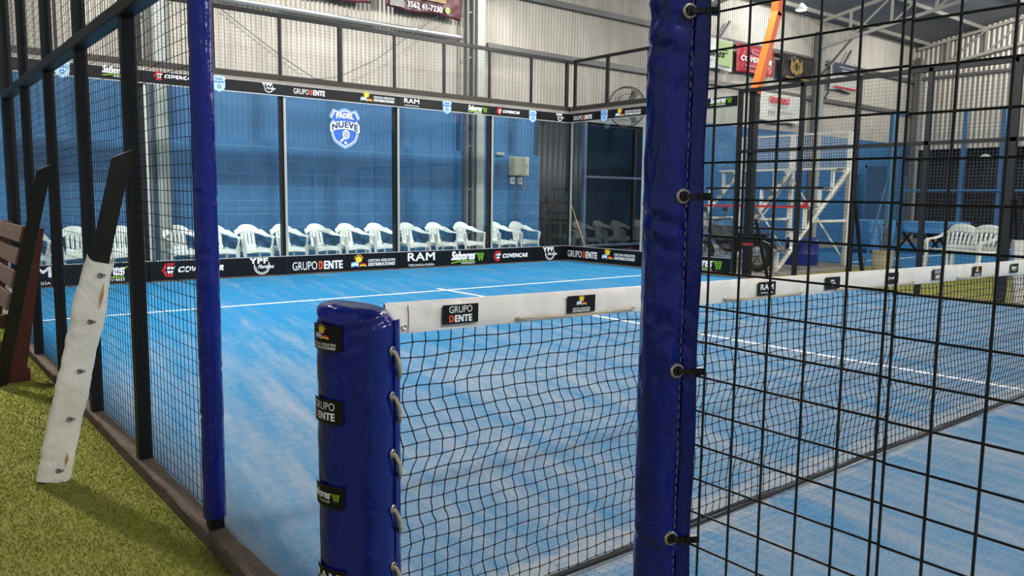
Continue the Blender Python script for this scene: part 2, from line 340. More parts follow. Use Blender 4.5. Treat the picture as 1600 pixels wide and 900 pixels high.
def g_cov(w, f=None, L=1):
    f = f or Flat(); s = w*.11
    c = -w*.38
    f.poly([(c-s, 0), (c-s*.4, s), (c+s*.9, s), (c+s*.7, s*.62), (c-s*.2, s*.62), (c-s*.55, 0)], LR, L); f.poly([(c-s, 0), (c-s*.55, 0), (c-s*.2, -s*.62), (c+s*.7, -s*.62), (c+s*.5, -s), (c-s*.4, -s)], LR, L)
    f.poly([(c-s*.35, s*.12), (c-s*.1, s*.5), (c+s*.95, s*.5), (c+s*.75, s*.12)], LW, L); f.poly([(c-s*.35, -s*.12), (c+s*.65, -s*.12), (c+s*.45, -s*.5), (c-s*.1, -s*.5)], LW, L)
    f.text('COVENCAR', -w*.235, w*.5, -w*.045, w*.05, LW, L, .035, .3); return f
def g_ypf(w, f=None, L=1):
    f = f or Flat(); f.text('YPF', -w*.5, w*.26, w*.11, w*.34, LW, L, .04)
    f.arc(0, 0, w*.33, w*.034, 165, 390, LW, L, 28); f.arc(0, 0, w*.265, w*.02, 180, 375, LW, L, 28); f.text('Morteros', -w*.16, w*.5, -w*.09, w*.07, LW, L+1, .015, .35); return f
def shield_pts(s): 
    h = [(0, .275), (.05, .262), (.09, .237), (.13, .243), (.175, .262), (.205, .21), (.235, .15), (.18, .105), (.207, .09), (.213, 0), (.207, -.1), (.17, -.185), (.1, -.235), (0, -.285)]
    return [(x*s, z*s) for x, z in h]+[(-x*s, z*s) for x, z in h[-2:0:-1]]
def g_shield(s):
    f = Flat(.0016)
    for k, (q, m) in enumerate(((1, LP), (.955, LBL), (.915, LW), (.85, LBL))): f.poly(shield_pts(s*q), m, k+1)
    n = 10; xs = [-.225+.45*i/n for i in range(n+1)]; bul = lambda x: .045*(1-(x/.225)**2)
    f.poly([(x*s, (.055+bul(x))*s) for x in xs]+[(x*s, (-.055+bul(x))*s) for x in xs[::-1]], LW, 5)
    f.text('NUEVE', -.2*s, .2*s, -.038*s, .05*s, LN, 6, .035, 0, .045*s); f.text('PADEL', -.135*s, .135*s, .128*s, .2*s, LW, 6, .04, 0, .01*s)
    f.disc(.015*s, -.085*s, .055*s, LW, 6, .063*s); f.disc(.015*s, -.085*s, .042*s, LGY, 7, .05*s); f.line([(-.015*s, -.135*s), (-.075*s, -.19*s)], .026*s, LW, 6); f.disc(.005*s, -.2*s, .02*s, LW, 6); return f
def g_smallshield(s):
    f = Flat(.0016)
    for k, (q, m) in enumerate(((1, LP), (.93, LB), (.86, LP))): f.poly(shield_pts(s*q), m, k+1)
    f.text('PADEL', -.13*s, .13*s, .12*s, .19*s, LBL, 5, .03); f.text('NUEVE', -.17*s, .17*s, .01*s, .09*s, LBL, 5, .03); f.disc(.0, -.1*s, .07*s, LBL, 5); f.disc(.0, -.1*s, .035*s, LP, 6); return f
_LM = {}
def logo(name, key, maker, loc, parent, rz=0, ry=0):
    if key not in _LM:
        _LM[key] = mesh(name, maker().mb, None, 0, recalc=False)
    o = bpy.data.objects.new(name, _LM[key]); C.objects.link(o); o.parent = parent; o.location = Vector(loc)-wloc(parent); o.rotation_euler = (0, ry, rz); return o

# ================================================================== SETTING
YW = 11.7
g = MB(); g.box((-9, -9, -.25), (29, 12, -.06)); struct('floor', g, CONC, 0)
g = MB(); g.box((.034, -10, -.058), (9.94, 9.97, 0)); struct('floor_court_turf', g, TURF, 0)
g = MB(); g.box((-7, -8.5, -.058), (-.038, 10.2, -.05)); struct('floor_grass_near', g, GRASS, 0)
g = MB(); g.box((10.07, -8.5, -.058), (14.35, 5.75, -.012)); struct('floor_grass_far', g, GRASS, 0)
g = MB(); g.box((10.07, 5.76, -.058), (14.35, 11.68, -.006)); struct('floor_walkway', g, CONC, 0)
g = MB(); g.box((14.4, -8.5, -.058), (24.9, 9.6, 0)); struct('floor_neighbour_turf', g, mat('neighbour_turf', (44, 112, 160), .85, 0, .2, (200, .5), (20, .25)), 0)
def rough_bar(lo, hi, n):
    g = MB(); x0, y0, z0 = lo; x1, y1, z1 = hi
    sec = [(x0, z0), (x0, z1-.008), (x0+.008, z1), (x1-.008, z1), (x1, z1-.008), (x1, z0)]
    vs = []; 
    for i in range(n+1):
        y = y0+(y1-y0)*i/n
        for x, z in sec:
            k = noise.noise((x*3, y*5, z*7))*.006+noise.noise((x*9, y*23, z))*.004; vs.append((x+k*(1 if z > z0 else 0), y, z+(k*.5 if z > z0 else 0)))
    m = len(sec); fs = [(i*m+k, (i+1)*m+k, (i+1)*m+k+1, i*m+k+1) for i in range(n) for k in range(m-1)]
    return g.add(vs, fs)
struct('trim_1', rough_bar((-.040, -9, -.058), (.036, 10, .012), 300), CURB)     # kerb under the near fence
struct('trim_2', rough_bar((9.942, -9, -.058), (10.07, 9.94, .014), 200), CURB)    # kerb under the far fence
g = MB(); g.box((0, 9.96, -.058), (10.07, 10.12, .012)); struct('trim_3', g, CURB, 0)
# painted lines of the court
def line_strip(lo, hi, label):
    g = MB(); g.box((lo[0], lo[1], .0005), (hi[0], hi[1], .003)); o = struct('trim_4', g, LINE, 0); return o
line_strip((.07, 6.925), (9.93, 6.975), '')
line_strip((4.975, -6.95), (5.025, 6.92), ''); line_strip((4.975, 6.98), (5.025, 7.17), ''); line_strip((.07, -6.975), (9.93, -6.925), '')
g = MB(); g.box((14.45, 6.52, .0005), (24.8, 6.58, .003)); struct('trim_5', g, LINE, 0)
# hall walls
def corr(x0, x1, z0, z1, y, pitch=.09, amp=.016, topf=None):
    n = int((x1-x0)/pitch*6); g = MB(); vs = []
    for i in range(n+1):
        x = x0+(x1-x0)*i/n; d = amp*math.sin(2*math.pi*x/pitch)
        vs += [(x, y+d, z0), (x, y+d, topf(x) if topf else z1)]
    return g.add(vs, [(2*i, 2*i+2, 2*i+3, 2*i+1) for i in range(n)])
def add_thick(o, t=.02):
    k = o.modifiers.new('sheet', 'SOLIDIFY'); k.thickness = t; k.offset = 1; return o
struct('wall_back_sheet', corr(-9, 28.4, 3.3, 6.82, YW+.03), GALV, 60, False)
g = corr(-9, 10.6, 2.18, 3.3, YW+.025, .09, .010); struct('wall_back_blue_sheet', g, GALVBLUE, 60, False)
g = corr(15.3, 28.4, 2.18, 3.3, YW+.025, .09, .010); struct('wall_back_blue_sheet_far', g, GALVBLUE, 60, False)
g = MB(); g.box((-9, YW-.1, -.06), (10.6, YW+.1, 2.18)); struct('wall_back_blocks', g, BLOCK, 0)
g = MB(); g.box((15.3, YW-.1, -.06), (28.4, YW+.1, 2.18)); struct('wall_back_blocks_far', g, BLOCK, 0)
# gate opening in the back wall, dark room behind it
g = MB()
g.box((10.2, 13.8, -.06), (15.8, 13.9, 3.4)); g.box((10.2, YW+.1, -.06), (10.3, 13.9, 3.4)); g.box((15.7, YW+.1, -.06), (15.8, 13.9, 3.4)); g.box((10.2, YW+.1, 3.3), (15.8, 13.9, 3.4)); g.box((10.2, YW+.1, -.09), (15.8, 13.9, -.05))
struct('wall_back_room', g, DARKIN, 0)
g = MB(); g.box((10.6, YW-.06, 3.02), (15.3, YW+.08, 3.14)); g.box((10.6, YW-.03, 3.14), (15.3, YW+.0, 3.32)); struct('trim_6', g, PALE, 0)
d = thing('sliding_gate', 'dark ribbed steel gate leaf filling the wall opening behind the court corner', 'gate', (11.9, YW, -.05))
g = corr(10.55, 12.05, .0, 3.0, YW-.02, .16, .022); o = obj('gate_sheet', g, SHTR, d, 60, False); add_thick(o, .01)
g = MB(); g.beam((11.98, YW-.09, -.05), (11.98, YW-.09, 3.02), .07, .07); g.beam((14.6, YW-.09, -.05), (14.6, YW-.09, 3.02), .07, .07)
g.beam((11.95, YW-.09, 1.76), (14.6, YW-.09, 1.76), .05, .05); g.beam((11.95, YW-.09, .15), (14.6, YW-.09, .15), .05, .05); obj('gate_frame', g, mat('slate_blue_paint', (84, 100, 122), .5), d, 0)
# end wall far right: ribbed sheet above, dark net below
rz = lambda y: 6.75+.175*(YW-y)
n = int(16/.16*6); g = MB(); vs = []
for i in range(n+1):
    y = -4.2+16*i/n; q = (y/.16) % 1; dx = 0.03*(0 if q < .3 else (q-.3)/.2 if q < .5 else 1 if q < .8 else (1-q)/.2)
    vs += [(28.3+dx, y, 3.12), (28.3+dx, y, rz(y))]
g.add(vs, [(2*i, 2*i+2, 2*i+3, 2*i+1) for i in range(n)]); struct('wall_end_sheet', g, GALV, 30, False)
g = MB(); g.box((28.9, -4.2, -.06), (29, 11.8, 3.3)); struct('wall_end_dark', g, DARKNET, 0)
# roof
def roofpt(x, y, dz=0): return (x, y, rz(y)+dz)
g = MB(); g.add([roofpt(-9, 12), roofpt(29, 12), roofpt(29, -4), roofpt(-9, -4), roofpt(-9, 12, .06), roofpt(29, 12, .06), roofpt(29, -4, .06), roofpt(-9, -4, .06)],
               [(0, 1, 2, 3), (7, 6, 5, 4), (0, 4, 5, 1), (1, 5, 6, 2), (2, 6, 7, 3), (3, 7, 4, 0)]); struct('ceiling', g, ROOFM, 0)
for k in range(9):
    y = 11.3-k*1.7
    g = MB(); g.beam((-8.9, y, rz(y)-.055), (28.3, y, rz(y)-.055), .06, .11); struct('trim_7', g, TRUSS, 0)
# wall girts
g = MB(); g.beam((9.15, YW-.07, 4.36), (28.2, YW-.07, 4.36), .08, .12); struct('trim_8', g, GREY, 0)
g = MB(); g.beam((9.15, YW-.07, 5.5), (28.2, YW-.07, 5.5), .08, .12); struct('trim_9', g, GREY, 0)
g = MB(); g.tube([(2.7, YW-.09, 4.43), (8.5, YW-.09, 4.43)], .045, 10); struct('trim_10', g, mat('silver_pipe', (190, 190, 188), .3, .7), 40)
g = MB(); g.beam((28.22, -4, 5.6), (28.22, 11.6, 5.6), .08, .1); struct('trim_11', g, GREY, 0)
COLX = [2.55, 8.75, 15.3, 21.6, 28.1]
CLAB = ['lattice column behind the left mesh fence, leftmost of the wall columns', 'lattice column with a pale flat post, left of the beige cabinet', 'lattice column beside the dark wall opening', 'lattice column between the black banner and the slate blue sign', 'lattice column in the far corner where the two hall walls meet']
for cx, lab in zip(COLX, CLAB):
    t = thing('steel_column', lab, 'column', (cx, YW-.2, -.06), 'wall columns of the hall')
    g = MB(); g.box((cx+.04, YW-.24, -.06), (cx+.22, YW-.1, 6.3)); obj('flat_post', g, PALE, t, 0)
    for dx in (-.2, -.05):
        g = MB(); g.beam((cx+dx, YW-.18, -.06), (cx+dx, YW-.18, 6.3), .045, .1); obj('chord', g, GREY, t, 0)
    for k in range(7):
        z = .5+.88*k
        g = MB(); g.beam((cx-.2, YW-.18, z), (cx-.05, YW-.18, z+.05), .035, .035, up=(0, 1, 0)); obj('rung', g, GREY, t, 0)
TLAB = ['pale roof truss left of the camera view', 'pale roof truss above the wall gate opening', 'pale roof truss left of the orange lamp pole', 'pale roof truss in the middle of the upper right ceiling', 'grey roof truss lying against the far ribbed end wall']
for cx, lab in list(zip(COLX, TLAB))[2:]:
    t = thing('roof_truss', lab, 'roof truss', (cx, 11.4, 5.85), 'roof trusses'); bz = lambda y: 5.84+.165*(11.6-y); tz = lambda y: rz(y)-.16
    g = MB(); g.beam((cx, 11.6, bz(11.6)), (cx, -3.9, bz(-3.9)), .07, .09); obj('bottom_chord', g, TRUSS, t, 0)
    g = MB(); g.beam((cx, 11.6, tz(11.6)), (cx, -3.9, tz(-3.9)), .07, .09); obj('top_chord', g, TRUSS, t, 0)
    for k in range(12):
        y = 10.6-k*1.2
        g = MB(); g.beam((cx, y, bz(y)), (cx, y, tz(y)), .06, .06); obj('strut', g, TRUSS, t, 0)
        g = MB(); g.beam((cx, y, bz(y)), (cx, y-1.2 if k < 11 else y-.9, tz(y-1.2 if k < 11 else y-.9)), .045, .045); obj('diagonal', g, TRUSS, t, 0)
    if cx < 28:
        g = MB(); g.beam((cx+.5, YW-.12, 4.4), (cx+1.9, YW-.12, 6.0), .05, .05); g.beam((cx, 11.5, 5.0), (cx, 10.5, bz(10.5)), .05, .05); obj('knee_brace', g, GREY, t, 0)

# ================================================================== COURT CAGE
def wires(y0, y1, z0, z1, dy, dz, r, axis='y', at=0, wob=0, n=4, jit=0):
    """welded wire sheet in a vertical plane; axis = direction it runs along"""
    g = MB(); P = (lambda a, z, o=0: (at+o, a, z)) if axis == 'y' else (lambda a, z, o=0: (a, at+o, z))
    k = int(round((y1-y0)/dy)); ph = random.random()*6
    for i in range(k+1):
        a = y0+(y1-y0)*i/k
        pts = [P(a+(wob*math.sin(z*5+ph+a*2.0) if wob else 0), z) for z in (np.linspace(z0, z1, 9) if wob else (z0, z1))]
        g.tube(pts, r, n, caps=False)
    k = int(round((z1-z0)/dz))
    for i in range(k+1):
        z = z0+(z1-z0)*i/k
        pts = [P(a, z+(wob*1.2*math.sin(a*4.4+z*3+ph) if wob else 0), r*1.2) for a in (np.linspace(y0, y1, 12) if wob else (y0, y1))]
        g.tube(pts, r, n, caps=False)
    return g
def post(x, y, z0, z1, s=.06, s2=None): g = MB(); s2 = s2 or s; g.box((x-s/2, y-s2/2, z0), (x+s/2, y+s2/2, z1)); return g
# near left side fence
t = thing('mesh_fence', 'black wire mesh fence along the near side, left of the slim blue post', 'fence', (0, 3.5, .01))
for y in (2.04, 3.06, 4.07, 5.09): obj('post', post(0, y, .008, 3.0), BLACK, t, 0, bevel=.004)
obj('post', post(0, 6.06, .008, 3.0, .08, .14), BLACK, t, 0, bevel=.004)
g = MB(); g.box((-.045, 1.098, 2.0), (.03, 6.0, 2.055)); obj('rail', g, BLACK, t, 0, bevel=.004)
g = MB(); g.box((-.03, 2.04, 2.97), (.03, 6.0, 3.03)); obj('rail', g, BLACK, t, 0)
obj('wire_mesh', wires(1.099, 6.0, .04, 2.0, .0508, .0508, .0014, 'y', .012, .004), WIRE, t, 60, False)
obj('wire_mesh', wires(2.04, 6.0, 2.06, 2.97, .0508, .0508, .0014, 'y', .012, .003), WIRE, t, 60, False)
for i, (a, b) in enumerate(((6.13, 8.0), (8.02, 10.0))):
    g = MB(); g.box((-.006, a, .02), (.006, b, 2.9)); tag(obj('glass_panel', g, GLASS, None, 0), ['clear glass panel at the far end of the near side fence', 'clear glass panel meeting the back wall at the near back corner'][i], 'glass panel', 'side glass panels')
tag(obj('fence_post', post(0, 8.01, .008, 3.0, .06), BLACK, None, 0), 'black post between the two near side glass panels', 'post')
# back wall of the court
BLABEL = ['leftmost', 'second from left', 'middle', 'fourth from left', 'rightmost']
for i in range(5):
    g = MB(); g.box((2*i+.06, 10.0, .012), (2*i+1.99, 10.012, 2.93)); tag(obj('glass_panel', g, GLASS, None, 0), f'clear back wall glass panel, {BLABEL[i]} of the five facing the camera', 'glass panel', 'back glass panels')
for i in range(6):
    x = 2*i+.03 if i else .06
    if i == 5: x = 10.03
    t = thing('fence_post', f'slim post behind back glass, {["at the near left corner", "first inside from the left corner", "left of the big shield emblem", "right of the big shield emblem", "right of the pale column", "in the back right corner"][i]}', 'post', (x, 10.06, .01), 'back wall posts')
    obj('steel_post', post(x, 10.06, .012, 3.0, .06, .08), BLACK, t, 0); g = MB(); g.box((x+.015, 9.985, .02), (x+.05, 9.999, 2.93)); g.box((x+.03, 10.014, .02), (x+.045, 10.03, 2.9)); obj('edge_strip', g, PALE, t, 0)
t = thing('mesh_fence', 'dark mesh fence panels along the top of the back wall, above the black logo band', 'fence', (5, 10.06, 2.94))
g = MB(); g.box((0, 9.985, 2.93), (10.06, 10.1, 2.965)); obj('ledge', g, mat('weathered_ledge', (140, 134, 124), .6, .2), t, 0); g = MB(); g.box((0, 10.03, 2.965), (10.06, 10.1, 3.06)); obj('rail', g, mat('weathered_rail', (52, 47, 42), .6, .2), t, 0)
g = MB(); g.box((0, 10.03, 3.91), (10.06, 10.08, 3.97)); obj('rail', g, BLACK, t, 0)
for k in range(11): obj('post', post(min(k+.03, 9.95), 10.055, 3.05, 3.92, .06 if k % 5 == 0 else .04), BLACK, t, 0)
obj('wire_mesh', wires(.05, 9.95, 3.07, 3.92, .0508, .0508, .0013, 'x', 10.05, 0), WIRE, t, 60, False)
# far side (x = 10)
for i, (a, b) in enumerate(((8.04, 9.97), (6.03, 7.98))):
    g = MB(); g.box((10.0, a, .012), (10.012, b, 2.93)); tag(obj('glass_panel', g, GLASS, None, 0), ['clear far side glass panel touching the back right corner', 'clear far side glass panel next to the mesh fence'][i], 'glass panel', 'far side glass panels')
t = thing('fence_post', 'slim post between the two glass panels of the far side wall', 'post', (10.05, 8.01, .01)); obj('steel_post', post(10.06, 8.01, .012, 3.0, .08, .06), BLACK, t, 0); g = MB(); g.box((9.985, 7.985, .02), (9.999, 8.035, 2.93)); obj('edge_strip', g, PALE, t, 0)
t = thing('mesh_fence', 'short dark mesh fence above the far side glass, beside the back right corner', 'fence', (10.06, 9, 2.94))
g = MB(); g.box((9.985, 7.98, 2.93), (10.1, 9.99, 2.965)); obj('ledge', g, MATS['weathered_ledge'], t, 0); g = MB(); g.box((10.03, 7.98, 2.965), (10.1, 9.99, 3.06)); obj('rail', g, MATS['weathered_rail'], t, 0)
g = MB(); g.box((10.03, 7.98, 3.91), (10.08, 9.97, 3.96)); obj('rail', g, BLACK, t, 0)
for y in (8.0, 9.03, 9.92): obj('post', post(10.055, y, 3.05, 3.92, .05), BLACK, t, 0)
obj('wire_mesh', wires(8.0, 9.95, 3.07, 3.92, .0508, .0508, .0013, 'y', 10.05, 0), WIRE, t, 60, False)
t = thing('mesh_fence', 'black wire mesh fence along the far side of the court, right of the glass', 'fence', (10.02, 2, .01))
obj('post', post(10.02, 6.0, .014, 3.0, .08, .05), BLACK, t, 0)
for y, zt in ((4.9, 3), (4.03, 3), (3.05, 3), (2.02, 3), (1.04, 2.06), (-1.04, 2.06), (-2.04, 2.06)): obj('post', post(10.02, y, .014, zt, .06, .08 if y == 2.02 else .06), BLACK, t, 0)
g = MB(); g.box((9.99, 1.04, 2.0), (10.05, 6.0, 2.05)); obj('rail', g, BLACK, t, 0)
g = MB(); g.box((9.99, 2.02, 2.95), (10.05, 6.0, 3.01)); obj('rail', g, BLACK, t, 0)
obj('wire_mesh', wires(2.02, 6.0, .05, 2.96, .0508, .0508, .0013, 'y', 10.03, 0), WIRE, t, 60, False)
obj('wire_mesh', wires(1.06, 2.02, .05, 2.0, .0508, .0508, .0013, 'y', 10.03, 0), WIRE, t, 60, False)
# near right fence sheet (foreground)
t = thing('mesh_fence', 'large black wire mesh close to the camera, right of the thick blue padded post', 'fence', (0, -2, .01))
g = MB()
for y in [-1.1165-.0508*k for k in range(6)]: g.tube([(0, y, .03), (0, y+.002*math.sin(y*40), 1.0), (0, y, 2.0)], .0019, 6, caps=False)
zs = [1.486+.0508*k for k in range(-29, 11)]
for z in zs: g.tube([(.005, -1.084, z), (.005, -1.379, z-.002)], .0016, 6, caps=False)
obj('wire_mesh', g, WIRE, t, 60, False)
g = MB()
for k in range(45): y = -1.3785-.0518*k; g.tube([(.002, y, .03), (.002, y+.002*math.sin(k*1.7), 1.1), (.002, y, 2.0)], .0019, 6, caps=False)
for z in zs: g.tube([(.007, -1.376, z-.004), (.007, -1.6, z-.0055), (.007, -3.65, z-.006)], .0016, 6, caps=False)
obj('wire_mesh', g, WIRE, t, 60, False)
obj('post', post(0.0, -3.66, .01, 2.05), BLACK, t, 0)
g = MB(); g.box((-.03, -3.66, 2.0), (.03, -1.087, 2.05)); obj('rail', g, BLACK, t, 0)

# ---------------------------------------------------------------- advertising boards
def board(name, label, cat, axis, a, b, z0, z1, logos, grp):
    """axis x: board along the back wall; axis y: along the far side wall (a > b)"""
    if axis == 'x':
        t = thing(name, label, cat, ((a+b)/2, 9.975, z0), grp); g = MB(); g.box((a+.006, 9.965, z0), (b-.006, 9.985, z1)); e = MB(); e.box((a, 9.963, z1-.006), (b, 9.987, z1+.004))
        if z0 > 1: e.box((a, 9.963, z0-.008), (b, 9.987, z0+.004))
        pos = lambda u, z: (u, 9.962, z); rz_ = 0
    else:
        t = thing(name, label, cat, (9.975, (a+b)/2, z0), grp); g = MB(); g.box((9.965, b+.006, z0), (9.985, a-.006, z1)); e = MB(); e.box((9.963, b, z1-.006), (9.987, a, z1+.004))
        if z0 > 1: e.box((9.963, b, z0-.008), (9.987, a, z0+.004))
        pos = lambda u, z: (9.962, u, z); rz_ = -math.pi/2
    obj('panel', g, AD, t, 0); obj('edge_trim', e, TRIMW, t, 0)
    for kind, u, w_, z in logos:
        mk = {'gd': lambda: g_dente(w_), 'sun': lambda: g_sun(w_), 'ram': lambda: g_ram(w_), 'sab': lambda: g_sab(w_), 'cov': lambda: g_cov(w_), 'ypf': lambda: g_ypf(w_), 'sh': lambda: g_smallshield(w_)}[kind]
        if kind == 'sun': logo('emblem', ('sunm', round(w_, 3)), lambda: g_sunm(w_), pos(u, z), t, rz_)
        logo('emblem' if kind in ('sh', 'ypf') else 'lettering', (kind, round(w_, 3)), mk, pos(u, z), t, rz_)
LG_ = 'low black boards round the court'; TG_ = 'black bands above the glass'
board('advertising_board', 'low black board with white block letters and a cart logo, seen through the left mesh', 'advertising board', 'x', .03, 2.03, .022, .3, [('ram', .55, .56, .165), ('sab', 1.55, .74, .165)], LG_)
board('advertising_board', 'low black board with a red hexagon emblem, crossed by the slim blue padded post', 'advertising board', 'x', 2.03, 4.06, .022, .3, [('cov', 2.62, .88, .165), ('ypf', 3.64, .38, .16)], LG_)
board('advertising_board', 'low black board under the big shield, with an orange letter and a sun logo', 'advertising board', 'x', 4.06, 6.05, .022, .3, [('gd', 4.56, .86, .135), ('sun', 5.56, .82, .14)], LG_)
board('advertising_board', 'low black board behind the net tape with large white block letters and a green cart', 'advertising board', 'x', 6.05, 8.03, .022, .3, [('ram', 6.5, .56, .16), ('sab', 7.5, .74, .155)], LG_)
board('advertising_board', 'low black board with red emblem and white ring, ending at the back right corner', 'advertising board', 'x', 8.03, 9.96, .022, .3, [('cov', 8.5, .84, .15), ('ypf', 9.5, .38, .155)], LG_)
board('advertising_board', 'low black board with an orange letter, right of the back right corner', 'advertising board', 'y', 9.96, 8.01, .022, .3, [('gd', 9.52, .84, .148), ('sun', 8.54, .84, .165)], LG_)
board('advertising_board', 'low black far side board just right of the thick blue post', 'advertising board', 'y', 8.01, 6.03, .022, .3, [('ram', 7.5, .56, .16), ('sab', 6.55, .74, .165)], LG_)
ZT0, ZT1 = 2.745, 2.918; zc = 2.835
board('advertising_band', 'high black band at the far left with a light blue shield and cart logo', 'advertising band', 'x', .03, 2.03, ZT0, ZT1, [('sh', 1.07, .42, 2.83), ('sab', 1.76, .44, 2.855)], TG_)
board('advertising_band', 'high black band with a red emblem, crossed by the slim blue padded post', 'advertising band', 'x', 2.03, 4.06, ZT0, ZT1, [('cov', 2.45, .54, 2.86), ('sh', 3.07, .42, 2.835), ('ypf', 3.81, .21, 2.84)], TG_)
board('advertising_band', 'high black band above the big shield with orange letter and sun logo', 'advertising band', 'x', 4.06, 6.05, ZT0, ZT1, [('gd', 4.46, .52, zc), ('sun', 5.66, .62, zc)], TG_)
board('advertising_band', 'high black band with white block letters and green cart, left of the pale column', 'advertising band', 'x', 6.05, 8.03, ZT0, ZT1, [('ram', 6.31, .3, zc), ('sh', 7.03, .42, 2.815), ('sab', 7.7, .43, 2.825)], TG_)
board('advertising_band', 'high black band with red emblem and small shield, ending at the back right corner', 'advertising band', 'x', 8.03, 9.96, ZT0, ZT1, [('cov', 8.4, .55, zc), ('sh', 9.0, .42, 2.8), ('ypf', 9.7, .21, 2.83)], TG_)
board('advertising_band', 'high black band under the round fan, right of the back corner', 'advertising band', 'y', 9.96, 8.01, ZT0, ZT1, [('gd', 9.59, .52, 2.82), ('sh', 9.0, .42, 2.815), ('sun', 8.39, .62, 2.82)], TG_)
board('advertising_band', 'high black band on the far side just right of the thick blue post', 'advertising band', 'y', 8.01, 6.03, ZT0, ZT1, [('cov', 7.5, .55, zc), ('sab', 6.34, .43, 2.85)], TG_)
t = thing('shield_emblem', 'large blue and white club shield stuck on the middle of the back glass', 'emblem', (5.075, 9.99, 2.02)); o = logo('shield_print', 'bigshield', lambda: g_shield(1.15), (5.075, 9.998, 2.325), t)

# ---------------------------------------------------------------- padded posts
def wrink(a, z, amp):
    return amp*(noise.noise((math.cos(a)*1.6, math.sin(a)*1.6, z*9))+.6*noise.noise((math.cos(a)*3.1+5, math.sin(a)*3.1, z*26)))
def pad(cx, cy, z0, z1, r, amp=.002, creases=(), nu=56, nv=140, lean=0):
    def fn(u, v):
        a = 2*math.pi*u; z = z0+(z1-z0)*v; rr = r+wrink(a, z, amp)
        for zc_, d, a0 in creases:
            k = (z-zc_+.012*math.sin(a-a0)); rr += -d*math.exp(-(k/.006)**2)*(.55+.45*math.cos(a-a0))+d*.6*math.exp(-((k-.014)/.009)**2)*(.55+.45*math.cos(a-a0))
        return (cx+rr*math.cos(a), cy+rr*math.sin(a), z)
    g = MB().grid(fn, nu, nv, None, True)
    g.f.append(tuple(range(nu-1, -1, -1))); g.f.append(tuple(nv*nu+k for k in range(nu))); g.m += [0, 0]; return g
# net post
NX, NY, NR = .035, 0.0, .100
view = math.atan2(CAM[1]-NY, CAM[0]-NX); 
def npad():
    nu, nv = 72, 110; z1 = .955
    def fn(u, v):
        a = 2*math.pi*u; r = NR
        sl = -.016*math.cos(a-(view+1.6))          # the top slopes down towards the net
        if v < .86: z = (v/.86)*(z1-.05+sl); 
        else:
            k = (v-.86)/.14; r = NR*max(.002, (1-k**2.6)); z = z1-.05+sl*r/NR+.048*math.sin(min(1, k*1.25)*math.pi/2)+.004*k
        up = max(0, (z-.78)/.2)
        if r > .05: r += wrink(a, z*1.3, .0022+.003*up)+.0035*up*math.sin(z*150+3*math.sin(a*2))*math.exp(-((z-.93)/.04)**2)
        r -= .0035*math.exp(-((z-.915+.006*math.sin(a*2))/.007)**2)
        return (NX+r*math.cos(a), NY+r*math.sin(a), z+.002)
    return MB().grid(fn, nu, nv, None, True)
NP = thing('net_post', 'thick blue vinyl padded net post with white lacing at the near end of the net', 'net post', (NX, NY, 0))
obj('padding', npad(), VINYL, NP, 60)
obj('inner_post', post(NX, NY, .0, .9, .06), BLACK, NP, 0)
sa = view+math.asin(.86)                                               # angle of the lacing seam (towards the net, camera side)
g = MB()
def flap(u, v):
    z = .02+.9*v; a = sa+.12+.28*u; r = NR+.004+.006*u+.002*noise.noise((u*3, z*14, 2)); return (NX+r*math.cos(a), NY+r*math.sin(a), z)
g.grid(flap, 6, 60); g.grid(lambda u, v: tuple(Vector(flap(u, v))+Vector((math.cos(sa+.3), math.sin(sa+.3), 0))*-.004), 6, 60); obj('lacing_flap', g, VINYL, NP, 60)
for i, z in enumerate((.845, .728, .578, .430, .276, .13)):
    a = sa-.03; c = Vector((NX+(NR+.003)*math.cos(a), NY+(NR+.003)*math.sin(a), z)); nrm = Vector((math.cos(a), math.sin(a), 0))
    g = MB(); g.torus(c, nrm, .0095, .003, 18, 8); e = obj('eyelet', g, CHROME, NP)
    a2 = sa+.45; p3 = Vector((NX+(NR+.006)*math.cos(a2), NY+(NR+.006)*math.sin(a2), z-.085)); tn = Vector((-math.sin(a), math.cos(a), 0))
    pts = [c-nrm*.012, c+nrm*.009+Vector((0, 0, -.004)), c+nrm*.013+tn*.012+Vector((0, 0, -.03)), c+nrm*.010+tn*.024+Vector((0, 0, -.06)), p3]
    P5 = []
    for k in range(len(pts)-1):
        for q in range(4): P5.append(pts[k].lerp(pts[k+1], q/4))
    g = MB(); g.tube(P5+[pts[-1]], .0052, 10); rp = obj('lacing_rope', g, ROPE, NP)
def wrap_sticker(name, f, cz, ca, parent):
    """bend a flat print round the padding"""
    mb = f.mb; r0 = NR+.0045
    vs = []
    for x, y, z in mb.v:
        a = ca+x/NR; r = r0-y; vs.append((NX+r*math.cos(a), NY+r*math.sin(a), cz+z))
    mb.v = vs; return obj(name, mb, None, parent, 0, recalc=False)
def plate(f, w, h):
    n = 14
    f.rect(-w/2, w/2, -h/2, h/2, LK, 1, n); return f
ca = view-.94
f = plate(Flat(.0008), .122, .064); g_sun2(.122, f); wrap_sticker('sticker', f, .885, ca, NP)
f = plate(Flat(.0008), .122, .062); g_dente2(.122, f); wrap_sticker('sticker', f, .700, ca, NP)
f = plate(Flat(.0008), .122, .058); g_sab(.1, f, 2); wrap_sticker('sticker', f, .481, ca, NP)
f = plate(Flat(.0008), .122, .058); g_ram(.09, f, 2); wrap_sticker('sticker', f, .262, ca, NP)
